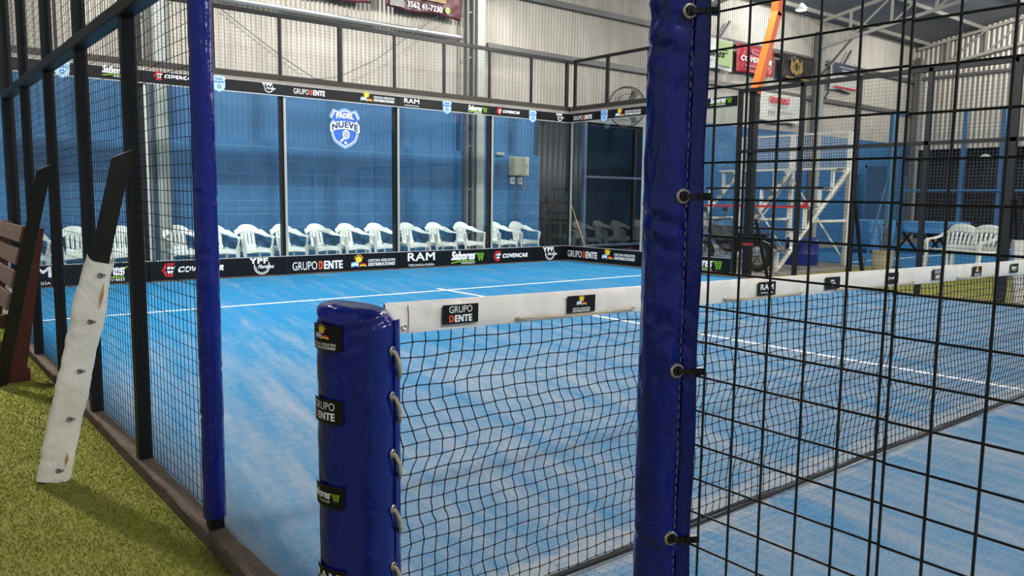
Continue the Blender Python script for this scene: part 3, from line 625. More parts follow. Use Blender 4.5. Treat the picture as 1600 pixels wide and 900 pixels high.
# slim padded gate posts
PL = thing('padded_post', 'slim blue vinyl padded post at the end of the left mesh fence', 'padded post', (0, 1.055, 0))
obj('padding', pad(0, 1.055, .055, 2.2, .040, .0022, ((.43, .006, 3.9), (.62, .005, 4.5), (1.23, .006, 4.2), (1.02, .004, 4), (.3, .004, 4.0))), VINYL, PL, 60)
obj('steel_post', post(0, 1.055, .012, 2.25, .05), BLACK, PL, 0)
PR = thing('padded_post', 'thick looking blue padded post in the foreground with eyelets and black ties', 'padded post', (0, -1.045, 0))
obj('padding', pad(0, -1.045, .05, 2.2, .0385, .0032, ((1.20, .004, 3.6), (1.17, .003, 3.3), (.715, .0035, 3.5), (1.06, .002, 3.7), (1.44, .004, 3.4), (1.48, .004, 3.8), (1.40, .003, 3.1)), 64, 220), VINYL, PR, 60)
obj('steel_post', post(0, -1.045, .012, 2.25, .045), BLACK, PR, 0)
va = math.atan2(CAM[1]+1.045, CAM[0])                                # towards the camera
def fl2(u, v):
    z = .06+2.12*v; a = va+.62; b = Vector((.0405*math.cos(a), -1.045+.0405*math.sin(a), z)); d = Vector((math.cos(va+1.45), math.sin(va+1.45), 0)); return tuple(b+d*.022*u+Vector((math.cos(a), math.sin(a), 0))*.002*math.sin(z*23))
g = MB(); g.grid(fl2, 4, 90); k = obj('seam_flap', g, VINYL, PR); add_thick(k, .003)
STITCH = mat('seam_stitch', (120, 104, 110), .7); g = MB()
for k in range(150):
    z = .08+k*.0139; a = va+.56; c = Vector((.0405*math.cos(a), -1.045+.0405*math.sin(a), z)); g.tube([c, c+Vector((0, 0, .008))], .0009, 5)
obj('stitching', g, STITCH, PR)
for i, z in enumerate((1.489, 1.236, .985, .732, .48)):
    a = va+.44; nrm = Vector((math.cos(a), math.sin(a), 0)); c = Vector((.0405*math.cos(a), -1.045+.0405*math.sin(a), z)); tn = Vector((-math.sin(a), math.cos(a), 0))
    g = MB(); g.torus(c, nrm, .0085, .0026, 22, 8); e = obj('eyelet', g, CHROME, PR)
    g = MB(); g.beam(c-nrm*.004, c+nrm*.004, .011, .011); g.beam(c+nrm*.004, c+tn*.034+nrm*.008, .0045, .0065); g.beam(c+tn*.020+nrm*.006, c+tn*.040+nrm*.008, .009, .010); obj('zip_tie', g, TIE, PR, 0)

# ---------------------------------------------------------------- net
NET = thing('tennis_net', 'black knotted court net with a white top tape, running right from the blue net post', 'net', (5, 0, .01))
tb = lambda x: .952-.0140*x if x < 5 else .952-.0140*(10-x)      # top edge of the tape
TH = .081
def tape(side):
    def fn(u, v):
        x = .115+9.77*u; z = tb(x)-TH*v; b = .004*noise.noise((x*6, z*30, 3))+.003*noise.noise((x*17, z*18, 8)); return (x, side*(.010-.006*abs(2*v-1)**3)+b*.7, z)
    return fn
g = MB(); g.grid(tape(-1), 420, 6); g.grid(tape(1), 420, 6)
g.grid(lambda u, v: ((lambda x: (x, .0045*math.cos(math.pi*v), tb(x)+.004*math.sin(math.pi*v)))(.115+9.77*u)), 200, 4); obj('top_tape', g, WVINYL, NET, 60)
g = MB(); zt = lambda x: tb(x)-TH
cols = np.arange(.15, 9.87, .0425); ROWS = 21
def off(j, x): return .0125*math.sin(j*.98-.1)+.012*math.sin(j*.62+x*.8+2.3)+.0025*math.sin(x*5.1+j*2.2)
def zz(j, x): return (zt(x)+.012)-((zt(x)+.012)-.03)*(j/ROWS)+.0022*math.sin(x*31+j*1.7)
K = [[Vector((x+off(j, x), .002, zz(j, x))) for j in range(ROWS+1)] for x in cols]
for i, col in enumerate(K):
    pts = []
    for j in range(ROWS):
        p0 = col[max(j-1, 0)]; p1 = col[j]; p2 = col[j+1]; p3 = col[min(j+2, ROWS)]
        for q in (0, .25, .5, .75):
            e = q*q*(3-2*q); u = .55*e+.45*q; pts.append(Vector((p1.x+(p2.x-p1.x)*u, .002, p1.z+(p2.z-p1.z)*q))+Vector((.0012*math.sin(2*math.pi*q+i), 0, 0)))
    pts.append(col[-1]); g.tube(pts, .00185, 4, caps=False)
for j in range(1, ROWS+1): g.tube([K[i][j] for i in range(len(cols))], .0016, 4, caps=False)
for col in K:
    for p in col[1:]:
        r = .0050; g.add([p+Vector(q)*r for q in ((1, 0, 0), (-1, 0, 0), (0, 1, 0), (0, -1, 0), (0, 0, 1), (0, 0, -1))], [(0, 2, 4), (2, 1, 4), (1, 3, 4), (3, 0, 4), (2, 0, 5), (1, 2, 5), (3, 1, 5), (0, 3, 5)])
obj('netting', g, CORD, NET, 60, False)
g = MB(); g.tube([(x, .002, .010+.004*math.sin(x*3)) for x in np.arange(.12, 9.9, .1)], .0065, 8); g.tube([(x, .020+.006*math.sin(x*5), .007) for x in np.arange(.12, 9.9, .1)], .005, 6); g.tube([(x, .034+.006*math.sin(x*4+1), .005) for x in np.arange(.12, 9.9, .1)], .0025, 5); obj('bottom_band', g, CORD, NET)
# tape stickers, eyelets and lacing pieces
def stick(kind, x, w_, z):
    def mk():
        f = Flat(.0009); f.rect(-w_/2, w_/2, -.027, .027, LK, 1, 3)
        if kind == 'gd': g_dente2(w_, f)
        elif kind == 'sun': g_sun2(w_*.86, f)
        elif kind == 'ram': g_ram(w_*.72, f, 2)
        elif kind == 'ypf': g_ypf(w_*.36, f, 2)
        elif kind == 'cov': g_cov(w_*.8, f, 2)
        elif kind == 'sab': g_sab(w_*.8, f, 2)
        return f
    logo('sticker', ('tape', kind), mk, (x, -.0155, z), NET, 0, .014)
for kind, x in (('gd', .348), ('sun', .812), ('ram', 1.823), ('ypf', 2.317), ('cov', 2.857), ('gd', 3.344), ('sun', 3.836), ('sab', 4.375), ('ram', 5.4), ('ypf', 5.9)): stick(kind, x, .122, tb(x)-TH*.47)
def eye(x, z, parent=NET): g = MB(); g.torus((x, -.012, z), (0, 1, 0), .0065, .0022, 16, 6); return obj('eyelet', g, CHROME, parent)
for a, b in ((.557, 1.056), (1.562, 2.08), (2.354, 3.091), (3.603, 4.089), (4.6, 5.1)):
    za = tb(a)-TH+.014; zb = tb(b)-TH+.012; eye(a, za); eye(b, zb)
    g = MB(); g.tube([(a, -.012, za), (a+.006, -.018, za)]+[(a+(b-a)*q, -.018, za+(zb-za)*q-.004*math.sin(math.pi*q)) for q in (.1, .3, .5, .7, .9)]+[(b-.006, -.018, zb), (b, -.012, zb)], .0034, 8); obj('lacing_rope', g, ROPE, NET)
eye(.168, .888)
g = MB(); g.tube([(.18, -.0125, tb(.18)-.004), (.182, -.0135, tb(.18)-TH*.5), (.18, -.0125, tb(.18)-TH+.003)], .0012, 5); obj('seam', g, STITCH, NET)

# ---------------------------------------------------------------- plastic armchairs
def ribbon(pts, wid, th, m=None):
    """flat strap following pts; wid = half-width vectors per point, th = thickness"""
    g = MB(); pts = [Vector(p) for p in pts]; wid = [Vector(q) for q in wid]; vs = []
    for i, p in enumerate(pts):
        d = (pts[min(i+1, len(pts)-1)]-pts[max(i-1, 0)]).normalized(); nn = d.cross(wid[i]).normalized()*th/2
        vs += [p-wid[i]-nn, p+wid[i]-nn, p+wid[i]+nn, p-wid[i]+nn]
    fs = [(0, 1, 2, 3), tuple(4*(len(pts)-1)+k for k in (3, 2, 1, 0))]
    for i in range(len(pts)-1):
        for k in range(4): fs.append((4*i+k, 4*i+(k+1) % 4, 4*i+4+(k+1) % 4, 4*i+4+k))
    return g.add(vs, fs, m)
def make_chair():
    t = thing('plastic_armchair', '', 'chair', (0, 0, 0), 'white armchairs behind the back glass')
    # seat (front is -y)
    def seat(u, v):
        x = -.22+.44*u; y = -.24+.44*v; z = .405-.018*math.sin(math.pi*u)*math.sin(math.pi*min(1, v+.1))+.01*(1-v); 
        if v < .12: z -= .05*(1-v/.12)**2
        return (x*(1-.08*v), y, z)
    g = MB().grid(seat, 12, 12); o = obj('seat', g, WHITE, t, 60, local=True); k = o.modifiers.new('shell', 'SOLIDIFY'); k.thickness = .018; k.offset = -1
    # back: broad top band with arched edge + four bars
    yb = lambda z: .19+(z-.40)*.30
    def band(u, v):
        q = 2*u-1; top = .805-.12*abs(q)**2.6; bot = .675-.05*abs(q)**2; z = bot+(top-bot)*v; return (q*.252, yb(z)-.06*q*q+.012*v*v, z)
    g = MB().grid(band, 18, 6)
    for xb, hw in ((-.112, .030), (-.037, .0285), (.037, .0285), (.112, .030)):
        g.grid(lambda u, v, xb=xb, hw=hw: ((xb*1.0)+(2*u-1)*hw*(1+.25*(2*v-1)**4), yb(.40+.28*v)-.9*(xb*.75)**2, .40+.28*v), 2, 8)
    g.grid(lambda u, v: (-.15+.3*u, yb(.4+.07*v)-.9*((-.15+.3*u)*.75)**2-.004, .40+.07*v), 8, 2)
    o = obj('backrest', g, WHITE, t, 60, local=True); k = o.modifiers.new('shell', 'SOLIDIFY'); k.thickness = .016; k.offset = 0
    for s in (-1, 1):
        arm = [(s*.222, yb(.69)-.02, .69), (s*.258, .205, .68), (s*.290, .125, .645), (s*.306, .04, .622), (s*.310, -.09, .612), (s*.306, -.19, .606), (s*.300, -.235, .585)]
        wd = [(s*.010, .005, .030), (s*.020, .01, .040), (s*.028, 0, .030), (s*.03, 0, .014), (s*.031, 0, .004), (s*.03, 0, 0), (s*.03, 0, .0)]
        obj('armrest', ribbon(arm, wd, .016), WHITE, t, 60, local=True)
        fl = [(s*.298, -.235, .60), (s*.285, -.225, .50), (s*.272, -.225, .42), (s*.268, -.245, .25), (s*.275, -.275, 0)]
        obj('leg', ribbon(fl, [(.012*s, .040, 0), (.016*s, .040, 0), (.045, .034, 0), (.026, .022, 0), (.02, .018, 0)], .03), WHITE, t, 60, local=True)
        rl = [(s*.21, .19, .43), (s*.225, .225, .25), (s*.245, .275, 0)]
        obj('leg', ribbon(rl, [(.035, .01, 0), (.026, .01, 0), (.02, .01, 0)], .028), WHITE, t, 60, local=True)
        ap = [(s*.262, -.2, .395), (s*.235, 0, .392), (s*.2, .19, .40)]
        obj('seat_rail', ribbon(ap, [(0, 0, .028)]*3, .018), WHITE, t, 60, local=True)
    fr = [(-.25, -.245, .375), (0, -.25, .385), (.25, -.245, .375)]
    obj('front_rail', ribbon(fr, [(0, .004, .03), (0, .004, .02), (0, .004, .03)], .016), WHITE, t, 60, local=True)
    return t
CH = [(.72, 'leftmost white armchair, partly behind the brown bench'), (1.36, 'white armchair seen between two black posts, second from the left end'), (1.99, 'white armchair behind the leaning bar with the white cover'), (2.84, 'white armchair just right of the leftmost pale column'), (3.40, 'white armchair half hidden by the slim blue padded post'),
      (3.98, 'white armchair above the white ring emblem, right of the slim blue post'), (4.58, 'white armchair crossed by the glass post left of the orange letter'), (5.2, 'white armchair above the orange letter of the low board'), (5.79, 'white armchair above the sun logo of the low board'), (6.37, 'white armchair just left of the glass post under the big shield side'),
      (7.09, 'white armchair above the big white block letters of the low board'), (7.71, 'white armchair above the low green cart logo, left one'), (8.37, 'white armchair touching the left side of the pale column'), (9.2, 'white armchair just right of the pale column, second from the right end'), (9.8, 'rightmost white armchair, next to the dark gate')]
ch0 = make_chair()
for _c in ch0.children: _c.scale.x = .84
for i, (x, lab) in enumerate(CH):
    q = random.uniform(-.03, .03); loc = (x, 11.18+random.uniform(-.03, .03), -.06)
    if i == 0: ch0.location = loc; ch0.rotation_euler = (0, 0, q); ch0['label'] = lab
    else: copy_thing(ch0, loc, q, lab)

# ---------------------------------------------------------------- things on the back wall
t = thing('electric_cabinet', 'beige metal electric cabinet on the blue wall beside the corner', 'cabinet', (9.9, YW-.1, 1.7))
g = MB(); g.box((9.72, YW-.31, 1.725), (10.12, YW-.1, 2.12)); obj('housing', g, CABINET, t, 0, bevel=.006)
g = MB(); g.box((9.735, YW-.322, 1.74), (10.105, YW-.309, 2.105)); dd = obj('door', g, CABINET, t, 0, bevel=.004)
g = MB(); g.tube([(10.06, YW-.335, 1.93), (10.06, YW-.32, 1.93)], .014, 10); g.tube([(9.93, YW-.332, 1.95), (9.93, YW-.32, 1.95)], .01, 8); obj('lock', g, GREY, dd)
for i, x in enumerate((9.79, 10.0)):
    t = thing('socket_box', ['small white socket box under the beige cabinet, left one', 'small white socket box under the beige cabinet, right one with the cable'][i], 'socket', (x, YW-.1, 1.55)); g = MB(); g.box((x-.045, YW-.18, 1.54), (x+.05, YW-.1, 1.69)); obj('housing', g, WHITE, t, 0, bevel=.008); g = MB(); g.box((x-.03, YW-.186, 1.575), (x+.035, YW-.178, 1.65)); obj('flap', g, PALE, t, 0)
g = MB(); g.tube([(10.11, YW-.12, 1.74), (10.16, YW-.12, 1.7), (10.17, YW-.12, 1.5), (10.13, YW-.12, 1.42), (10.09, YW-.12, 1.47), (10.08, YW-.12, 1.56)], .008, 8); tag(obj('cable', g, PALE), 'thin pale cable looping beside the socket boxes', 'cable')
g = MB(); g.box((9.36, YW-.17, 2.14), (9.56, YW-.1, 2.20)); tag(obj('junction_box', g, PALE, None, 0, bevel=.006), 'small grey junction box left of the beige cabinet', 'junction box')
g = MB(); g.tube([(3.55, YW-.2, 4.3), (4.1, YW-.2, 3.95), (4.7, YW-.2, 3.58), (5.25, YW-.2, 3.3), (5.9, YW-.2, 3.25)], .008, 6); tag(obj('cable', g, GREY), 'thin cable sagging down right across the sheet wall, left of the others', 'cable')
g = MB(); g.tube([(5.0, YW-.17, 3.24), (5.74, YW-.17, 3.37), (6.5, YW-.17, 3.76), (7.14, YW-.17, 4.23), (8.31, YW-.17, 5.06)], .008, 6); tag(obj('cable', g, GREY), 'thin cable rising right across the sheet wall to the printed banner', 'cable')
t = thing('pedestal_fan', 'large round wire cage fan beyond the glass, above the high black band', 'fan', (13.1, YW-.3, 2.9))
c = Vector((13.0, YW-.42, 3.40)); ax = Vector((-.45, -.88, -.1)).normalized()
g = MB(); g.torus(c, ax, .46, .014, 40, 8, FAND); g.torus(c+ax*.08, ax, .3, .006, 32, 6, FAND); g.torus(c-ax*.08, ax, .44, .008, 40, 6, FAND)
xx = ax.cross(Vector((0, 0, 1))).normalized(); yy = ax.cross(xx)
for k in range(40):
    a = 2*math.pi*k/40; rd = xx*math.cos(a)+yy*math.sin(a); g.tube([c+ax*.12+rd*.05, c+ax*.10+rd*.25, c+rd*.45], .003, 5, FAND); 
obj('cage', g, None, t)
g = MB(); g.lathe([(.07, -.1), (.07, .1)], (0, 0, 0), 16); q = ax.to_track_quat('Z', 'Y').to_matrix(); g.xf(lambda p: c+q@p); obj('motor', g, BLACK, t)
for k in range(3):
    a = 2*math.pi*k/3; rd = xx*math.cos(a)+yy*math.sin(a); tn = ax.cross(rd); g = MB(); g.add([c+rd*.07-tn*.04+ax*.02, c+rd*.07+tn*.04-ax*.02, c+rd*.4+tn*.1-ax*.03, c+rd*.4-tn*.07+ax*.03], [(0, 1, 2, 3)]); o = obj('blade', g, GREY, t); add_thick(o, .004)
g = MB(); g.beam(c, (13.05, YW-.0, 3.32), .05, .05); obj('wall_bracket', g, FAND, t, 0)
t = thing('broom', 'wooden broom handle leaning by the corner behind the far side glass', 'broom', (10.5, 9.75, -.01))
g = MB(); g.tube([(10.42, 9.84, .12), (10.14, 10.12, 1.24)], .013, 10); obj('handle', g, BROOM, t); g = MB(); g.box((10.34, 9.70, -.005), (10.56, 9.90, .12)); obj('brush_head', g, BROOM, t, 0)
# banners hung on the wall
def cloth(x0, x1, z0, z1, m, seed, split=None, amp=.06):
    def fn(u, v):
        x = x0+(x1-x0)*u; z = z0+(z1-z0)*v; d = amp*(noise.noise((x*2.2+seed, z*2.5, seed))+.5*abs(noise.noise((x*5-z*4, z*3+x*2, seed+3)))); return (x, YW-.17-amp+d*.9, z+.02*math.sin(u*9+seed)*(1-v))
    return MB().grid(fn, 34, 22, m)
def banner(label, x0, x1, z0, z1, m, seed, deco=None, amp=.06):
    t = thing('banner', label, 'banner', ((x0+x1)/2, YW-.1, z0), 'banners on the hall wall'); o = obj('cloth', cloth(x0, x1, z0, z1, m, seed, None, amp), None, t, 60, False); add_thick(o, .004)
    if deco:
        f = Flat(.003); deco(f); f.mb.v = [(x, YW-.262+y, z) for x, y, z in f.mb.v]; obj('print', f.mb, None, t, 0, recalc=False)
    for x in (x0+.03, x1-.03):
        g = MB(); g.tube([(x, YW-.2, z1-.01), (x, YW-.08, z1+.12)], .006, 6); obj('tie', g, GREY, t)
    return t
def d1(f):
    random.seed(3)
    for k in range(16):
        x = random.uniform(6.8, 8.2); z = random.uniform(4.95, 5.75); f.poly([(x, z), (x+random.uniform(.1, .3), z+random.uniform(-.15, .05)), (x+random.uniform(.1, .4), z+random.uniform(.1, .3))], random.choice([PINK, MAROON, LK, PINK, LGY]), 1)
    f.text('FIGHT', 6.9, 8.2, 5.08, 5.4, LY, 2, .03); f.text('3562 41-7230', 7.07, 7.98, 4.795, 4.9, LW, 3, .02); f.disc(8.1, 4.86, .065, LG, 3); f.arc(8.1, 4.86, .05, .012, 30, 330, LW, 4, 14)
def d1b(f): f.rect(6.75, 8.33, 4.74, 4.92, LK, 1); d1(f)
def d1c(f):
    random.seed(3)
    f.rect(6.75, 7.05, 4.77, 5.7, BLKCL, 1)
    for k in range(18):
        x = random.uniform(6.9, 8.05); z = random.uniform(4.98, 5.7); f.poly([(x, z), (x+random.uniform(.05, .28), z+random.uniform(-.18, .02)), (x+random.uniform(.0, .3), z+random.uniform(.1, .3))], random.choice([PINK, PINK, BLKCL, LGY, MAROON]), 2)
    f.rect(7.5, 8.0, 4.98, 5.06, GOLD, 3); f.rect(6.95, 7.12, 4.98, 5.08, GOLD, 3)
    f.text('3562 41-7230', 7.12, 7.9, 4.795, 4.905, LW, 4, .02); f.disc(8.03, 4.855, .06, LG, 4); f.arc(8.03, 4.855, .045, .014, 40, 330, LW, 5, 14)
banner('dark printed banner with a phone number, cut by the top edge of the photo', 6.68, 8.4, 4.74, 5.75, MAROON, 2, d1c)
banner('maroon banner at the top edge, left of the one with a phone number', 4.9, 6.38, 4.72, 5.7, MAROON, 5)
def dgreen(f): f.rect(16.55, 17.18, 4.78, 5.42, GRCL, 1); f.text('Sabores', 15.6, 16.85, 4.98, 5.18, LK, 2, .035, .25); [f.line([(16.62, 5.18-k*.07), (16.98, 5.18-k*.07)], .025, LK, 2) for k in range(2)]; f.text('MINIMARKET', 15.75, 16.4, 4.86, 4.91, LGY, 2, .02)
banner('white banner with a pale green right part, directly right of the thick blue post', 15.5, 17.22, 4.68, 5.46, WCL, 8, dgreen)
def dred(f): f.text('COVENCAR', 17.55, 19.0, 5.02, 5.16, LW, 1, .03, .25); f.rect(17.75, 18.8, 4.88, 4.93, PINK, 1); f.text('C', 18.0, 18.4, 5.22, 5.38, PINK, 1, .03)
banner('shiny red banner behind the orange lamp pole', 17.38, 19.12, 4.72, 5.46, REDCL, 11, dred)
def dblk(f):
    f.disc(20.25, 5.13, .16, GOLD, 1, .24); f.disc(20.25, 5.13, .08, BLKCL, 2, .12)
    for s in (-1, 1): f.poly([(20.25+s*.14, 4.9), (20.25+s*.33, 5.02), (20.25+s*.28, 5.36), (20.25+s*.12, 5.2)], GOLD, 1)
    f.rect(19.7, 20.95, 4.79, 4.83, GOLD, 1)
banner('black banner with a gold ornament, right of the orange lamp pole', 19.42, 21.18, 4.76, 5.46, BLKCL, 14, dblk)
def dsign(f): f.rect(22.3, 23.8, 5.2, 5.5, SIGND, 1); f.rect(22.75, 23.6, 5.27, 5.33, LGY, 2); f.rect(22.6, 23.5, 5.38, 5.42, LGY, 2); f.rect(22.35, 23.8, 4.76, 4.81, LR, 1); f.rect(22.5, 23.3, 5.08, 5.11, LGY, 1); f.rect(22.5, 23.1, 5.0, 5.03, LGY, 1)
banner('white sign with slate blue top and red bottom stripe, farthest right on the wall', 22.25, 23.85, 4.72, 5.52, WCL, 17, dsign, .008)
def dtri(f): f.text('TRIFERRO', 18.98, 19.98, 4.02, 4.19, LR, 1, .035, .2); f.rect(19.0, 19.35, 3.76, 3.82, LGY, 1); f.rect(19.2, 19.9, 3.93, 3.96, LGY, 1); f.rect(19.4, 20.2, 3.78, 3.81, LGY, 1)
banner('pale banner with red lettering under the red banner, seen through the mesh', 18.62, 20.7, 3.5, 4.3, WCL, 20, dtri, .03)

# ---------------------------------------------------------------- left foreground: leaning bars, bench
def along(A, B, g):
    """map local z to the line A->B, local x across (seen from the camera), local y depth"""
    A = Vector(A); B = Vector(B); d = (B-A).normalized(); v = (A-Vector(CAM)).normalized(); x = d.cross(v).normalized()*-1; y = x.cross(d)*-1
    return g.xf(lambda p: A+x*p.x+y*p.y+d*p.z)
def bar(A, B, label, cover):
    t = thing('leaning_bar', label, 'metal bar', A); L = (Vector(B)-Vector(A)).length
    g = MB(); w_ = .038; z0 = .03 if cover else 0
    g.add([(-w_, -.02, z0), (w_, -.02, z0), (w_, .02, z0), (-w_, .02, z0), (-w_, -.02, L-.06), (w_, -.02, L), (w_, .02, L), (-w_, .02, L-.06)], [(0, 3, 2, 1), (4, 5, 6, 7), (0, 1, 5, 4), (1, 2, 6, 5), (2, 3, 7, 6), (3, 0, 4, 7)])
    obj('steel_bar', along(A, B, g), BLACK, t, 0, bevel=.003)
    if cover:
        H = 1.02
        def fn(u, v):
            a = 2*math.pi*u; z = .0+H*v; hw = .066-.012*max(0, (v-.8)/.2)+.004*noise.noise((v*6, 1, 2)); hd = .030
            c, s = math.cos(a), math.sin(a); x = hw*math.copysign(abs(c)**.55, c); y = hd*math.copysign(abs(s)**.6, s)
            k = .006*noise.noise((x*14, y*10+3, z*9))+.004*noise.noise((x*30, y*20, z*24)); x += k; y += k-.004*math.sin(z*18)
            if v > .99: z += .015*math.sin(a*2+1)
            return (x, y, z)
        g = MB().grid(fn, 44, 90, None, True); cv = obj('vinyl_cover', along(A, B, g), WVINYL, t, 60)
        for z in (.06, .30, .52, .745, .955):
            g = MB(); g.torus((.014, -.035, z), (0, 1, 0), .0085, .0028, 14, 6); g.tube([(.014, -.036, z), (.022, -.045, z+.006), (.034, -.036, z+.004)], .0035, 6); obj('eyelet', along(A, B, g), GREY, cv)
        for z0_, z1_ in ((.80, .93), (.08, .15)):
            g = MB(); g.add([(.036, -.037, z0_), (.044, -.036, (z0_+z1_)/2), (.034, -.037, z1_), (.030, -.037, (z0_+z1_)/2)], [(0, 1, 2, 3)])
            obj('slit', along(A, B, g), mat('tan_foam', (168, 140, 80), .9), cv, 0)
    return t
bar((-.365, 2.13, -.045), (-.052, 1.955, 1.435), 'black steel bar with a white vinyl cover on its lower part, leaning on the fence', True)
bar((-.335, 4.33, -.045), (-.05, 4.0, 1.425), 'plain black steel bar leaning on the fence in front of the brown bench', False)
t = thing('wooden_bench', 'brown slatted wooden bench with its back to the fence, cut by the left edge', 'bench', (-.35, 5.3, -.05))
y0, y1 = 4.50, 6.2
for k, (z, x) in enumerate(((.95, -.135), (.80, -.165), (.65, -.20), (.50, -.235))):
    g = MB(); g.beam((x-.012, y0-.08, z), (x-.012, y1, z), .026, .115, up=(.28, 0, 1)); obj('back_slat', g, WOOD, t, 0, bevel=.004)
for y in (y0, y1-.15):
    g = MB(); g.beam((-.235, y-.09, -.04), (-.075, y-.09, 1.0), .035, .11, up=(1, 0, 0)); obj('rear_leg', g, WOODRED, t, 0, bevel=.004)
    g = MB(); g.beam((-.86, y, -.04), (-.86, y, .42), .06, .06); obj('front_leg', g, WOODRED, t, 0, bevel=.004)
    g = MB(); g.beam((-.9, y, .36), (-.24, y, .36), .05, .09); obj('seat_bearer', g, WOODRED, t, 0)
for k in range(4):
    x = -.86+k*.155
    g = MB(); g.box((x-.065, y0-.08, .41), (x+.065, y1, .437)); obj('seat_slat', g, WOOD, t, 0, bevel=.004)
g = MB(); g.beam((-.5, y0-.09, -.005), (-.15, y0-.09, -.005), .05, .09); obj('foot_block', g, WOODRED, t, 0, bevel=.004)

# ---------------------------------------------------------------- beyond the far side
t = thing('light_pole', 'bent orange square lamp pole rising from the far side fence', 'lamp pole', (10.13, 5.82, -.01))
g = MB(); g.box((10.08, 5.77, -.01), (10.19, 5.88, 2.98)); obj('lower_post', g, BLACK, t, 0)
g = MB(); g.beam((10.14, 5.82, 2.93), (10.62, 5.82, 4.26), .12, .13, up=(0, 1, 0)); g.beam((10.62, 5.82, 4.2), (10.66, 5.82, 6.2), .12, .13, up=(0, 1, 0)); obj('orange_arm', g, ORANGE, t, 0, bevel=.004)
g = MB(); g.box((10.074, 5.764, .52), (10.196, 5.886, .56)); obj('red_tape', g, RED, t, 0)
g = MB(); g.beam((10.66, 5.82, 6.15), (10.3, 5.85, 6.2), .06, .06); g.box((9.95, 5.62, 6.14), (10.5, 6.1, 6.25)); obj('lamp_head', g, BLKP, t, 0)
t = thing('wall_lamp', 'small lit white lamp hanging beside the bend of the orange pole', 'lamp', (17.2, 9.2, 6.3))
lx, ly = 17.1, 9.42
g = MB(); g.lathe([(.02, .14), (.06, .12), (.16, .0), (.14, -.02)], (lx, ly, 5.93), 20); obj('shade', g, WHITE, t); g = MB(); g.lathe([(.03, -.05), (.12, -.03), (.13, 0)], (lx, ly, 5.93), 16); obj('bulb', g, GLOW, t); g = MB(); g.tube([(lx, ly, 6.05), (lx-.05, ly, 6.4), (lx-.05, ly, rz(ly)-.02)], .012, 8); obj('stem', g, GREY, t)
t = thing('wall_lamp', 'small lit lamp in the dark lower part of the far end wall', 'lamp', (28.6, 9.4, 2.75))
g = MB(); g.lathe([(.05, .1), (.2, 0), (.18, -.04)], (28.6, 9.35, 2.83), 16); obj('shade', g, WHITE, t); g = MB(); g.lathe([(.04, -.06), (.14, -.03), (.15, 0)], (28.6, 9.35, 2.83), 14); obj('bulb', g, GLOW, t); g = MB(); g.tube([(28.6, 9.35, 2.92), (28.6, 9.35, 3.0), (28.9, 9.35, 3.0)], .012, 6); obj('stem', g, GREY, t)
# bleacher
t = thing('bleacher', 'white tubular bleacher stand with mesh guard beyond the far side fence', 'bleacher', (12.8, 7.4, -.02))
FY = [6.25, 7.5, 8.75]
for y in FY:
    g = MB(); g.tube([(11.66, y, .03), (13.95, y, 1.88)], .045, 12); obj('stringer', g, WTUBE, t)
    g = MB(); g.box((13.93, y-.04, -.02), (14.02, y+.04, 2.6)); obj('rear_post', g, WTUBE, t, 0)
    g = MB(); g.tube([(12.75, y, .87), (13.95, y, .87)], .03, 10); obj('cross_arm', g, WTUBE, t)
    for x, z0, z1 in ((11.63, -.01, .36), (12.1, .40, .72), (12.48, .71, 1.13), (12.95, 1.1, 1.49), (13.38, 1.44, 1.86)):
        g = MB(); g.box((x-.028, y-.028, z0), (x+.028, y+.028, z1)); obj('riser', g, WTUBE, t, 0)
        g = MB(); g.box((x-.02, y-.025, z1-.04), (x+.38, y+.025, z1)); obj('step_bearer', g, WTUBE, t, 0)
for x, z, m in ((11.63, .36, WTUBE), (12.1, .72, BLACK), (12.48, 1.13, RED), (12.95, 1.49, BLACK), (13.38, 1.86, WTUBE)):
    g = MB(); g.box((x-.03, 6.16, z), (x+.30, 8.84, z+.022)); g2 = obj('step_board', g, mat('grey_step_board', (96, 100, 104), .6), t, 0)
    g = MB(); g.box((x-.045, 6.16, z-.012), (x-.03, 8.84, z+.03)); obj('step_edge', g, m, t, 0)
for a, b in ((6.25, 7.5), (7.5, 8.75)):
    g = MB(); 
    for z in (1.9, 2.6): g = MB(); g.box((13.95, a, z-.02), (13.99, b, z+.02)); obj('guard_rail', g, WTUBE, t, 0)
    obj('guard_mesh', wires(a+.04, b-.04, 1.92, 2.58, .052, .052, .004, 'y', 13.97), WTUBE, t, 60, False)
    g = MB(); g.tube([(13.95, a, .1), (13.95, b, 1.75)], .02, 8); g.tube([(13.95, b, .1), (13.95, a, 1.75)], .02, 8); obj('cross_brace', g, WTUBE, t)
t = thing('box', 'small red box standing on the red edged step of the bleacher', 'box', (12.55, 6.32, 1.152)); g = MB(); g.box((12.48, 6.28, 1.152), (12.64, 6.42, 1.27)); obj('carton', g, mat('red_carton', (206, 70, 74), .6), t, 0, bevel=.004); g = MB(); g.box((12.475, 6.30, 1.19), (12.48, 6.40, 1.24)); obj('label_patch', g, WHITE, t, 0)
g = MB(); g.lathe([(.03, 0), (.04, .09), (.036, .09), (.028, .01)], (12.56, 6.2, 1.152), 16); tag(obj('cup', g, WHITE), 'white cup beside the small red box on the bleacher', 'cup')
t = thing('drum', 'blue plastic drum on the walkway under the bleacher', 'drum', (13.42, 6.82, -.006)); g = MB()
g.lathe([(.30, 0), (.315, .03), (.315, .2), (.325, .22), (.315, .24), (.315, .46), (.325, .48), (.31, .5), (.29, .52)], (13.42, 6.84, -.004), 32); obj('body', g, DRUM, t, 50); g = MB(); g.torus((13.42, 6.84, .515), (0, 0, 1), .295, .014, 32, 8); obj('rim', g, DRUM, t)
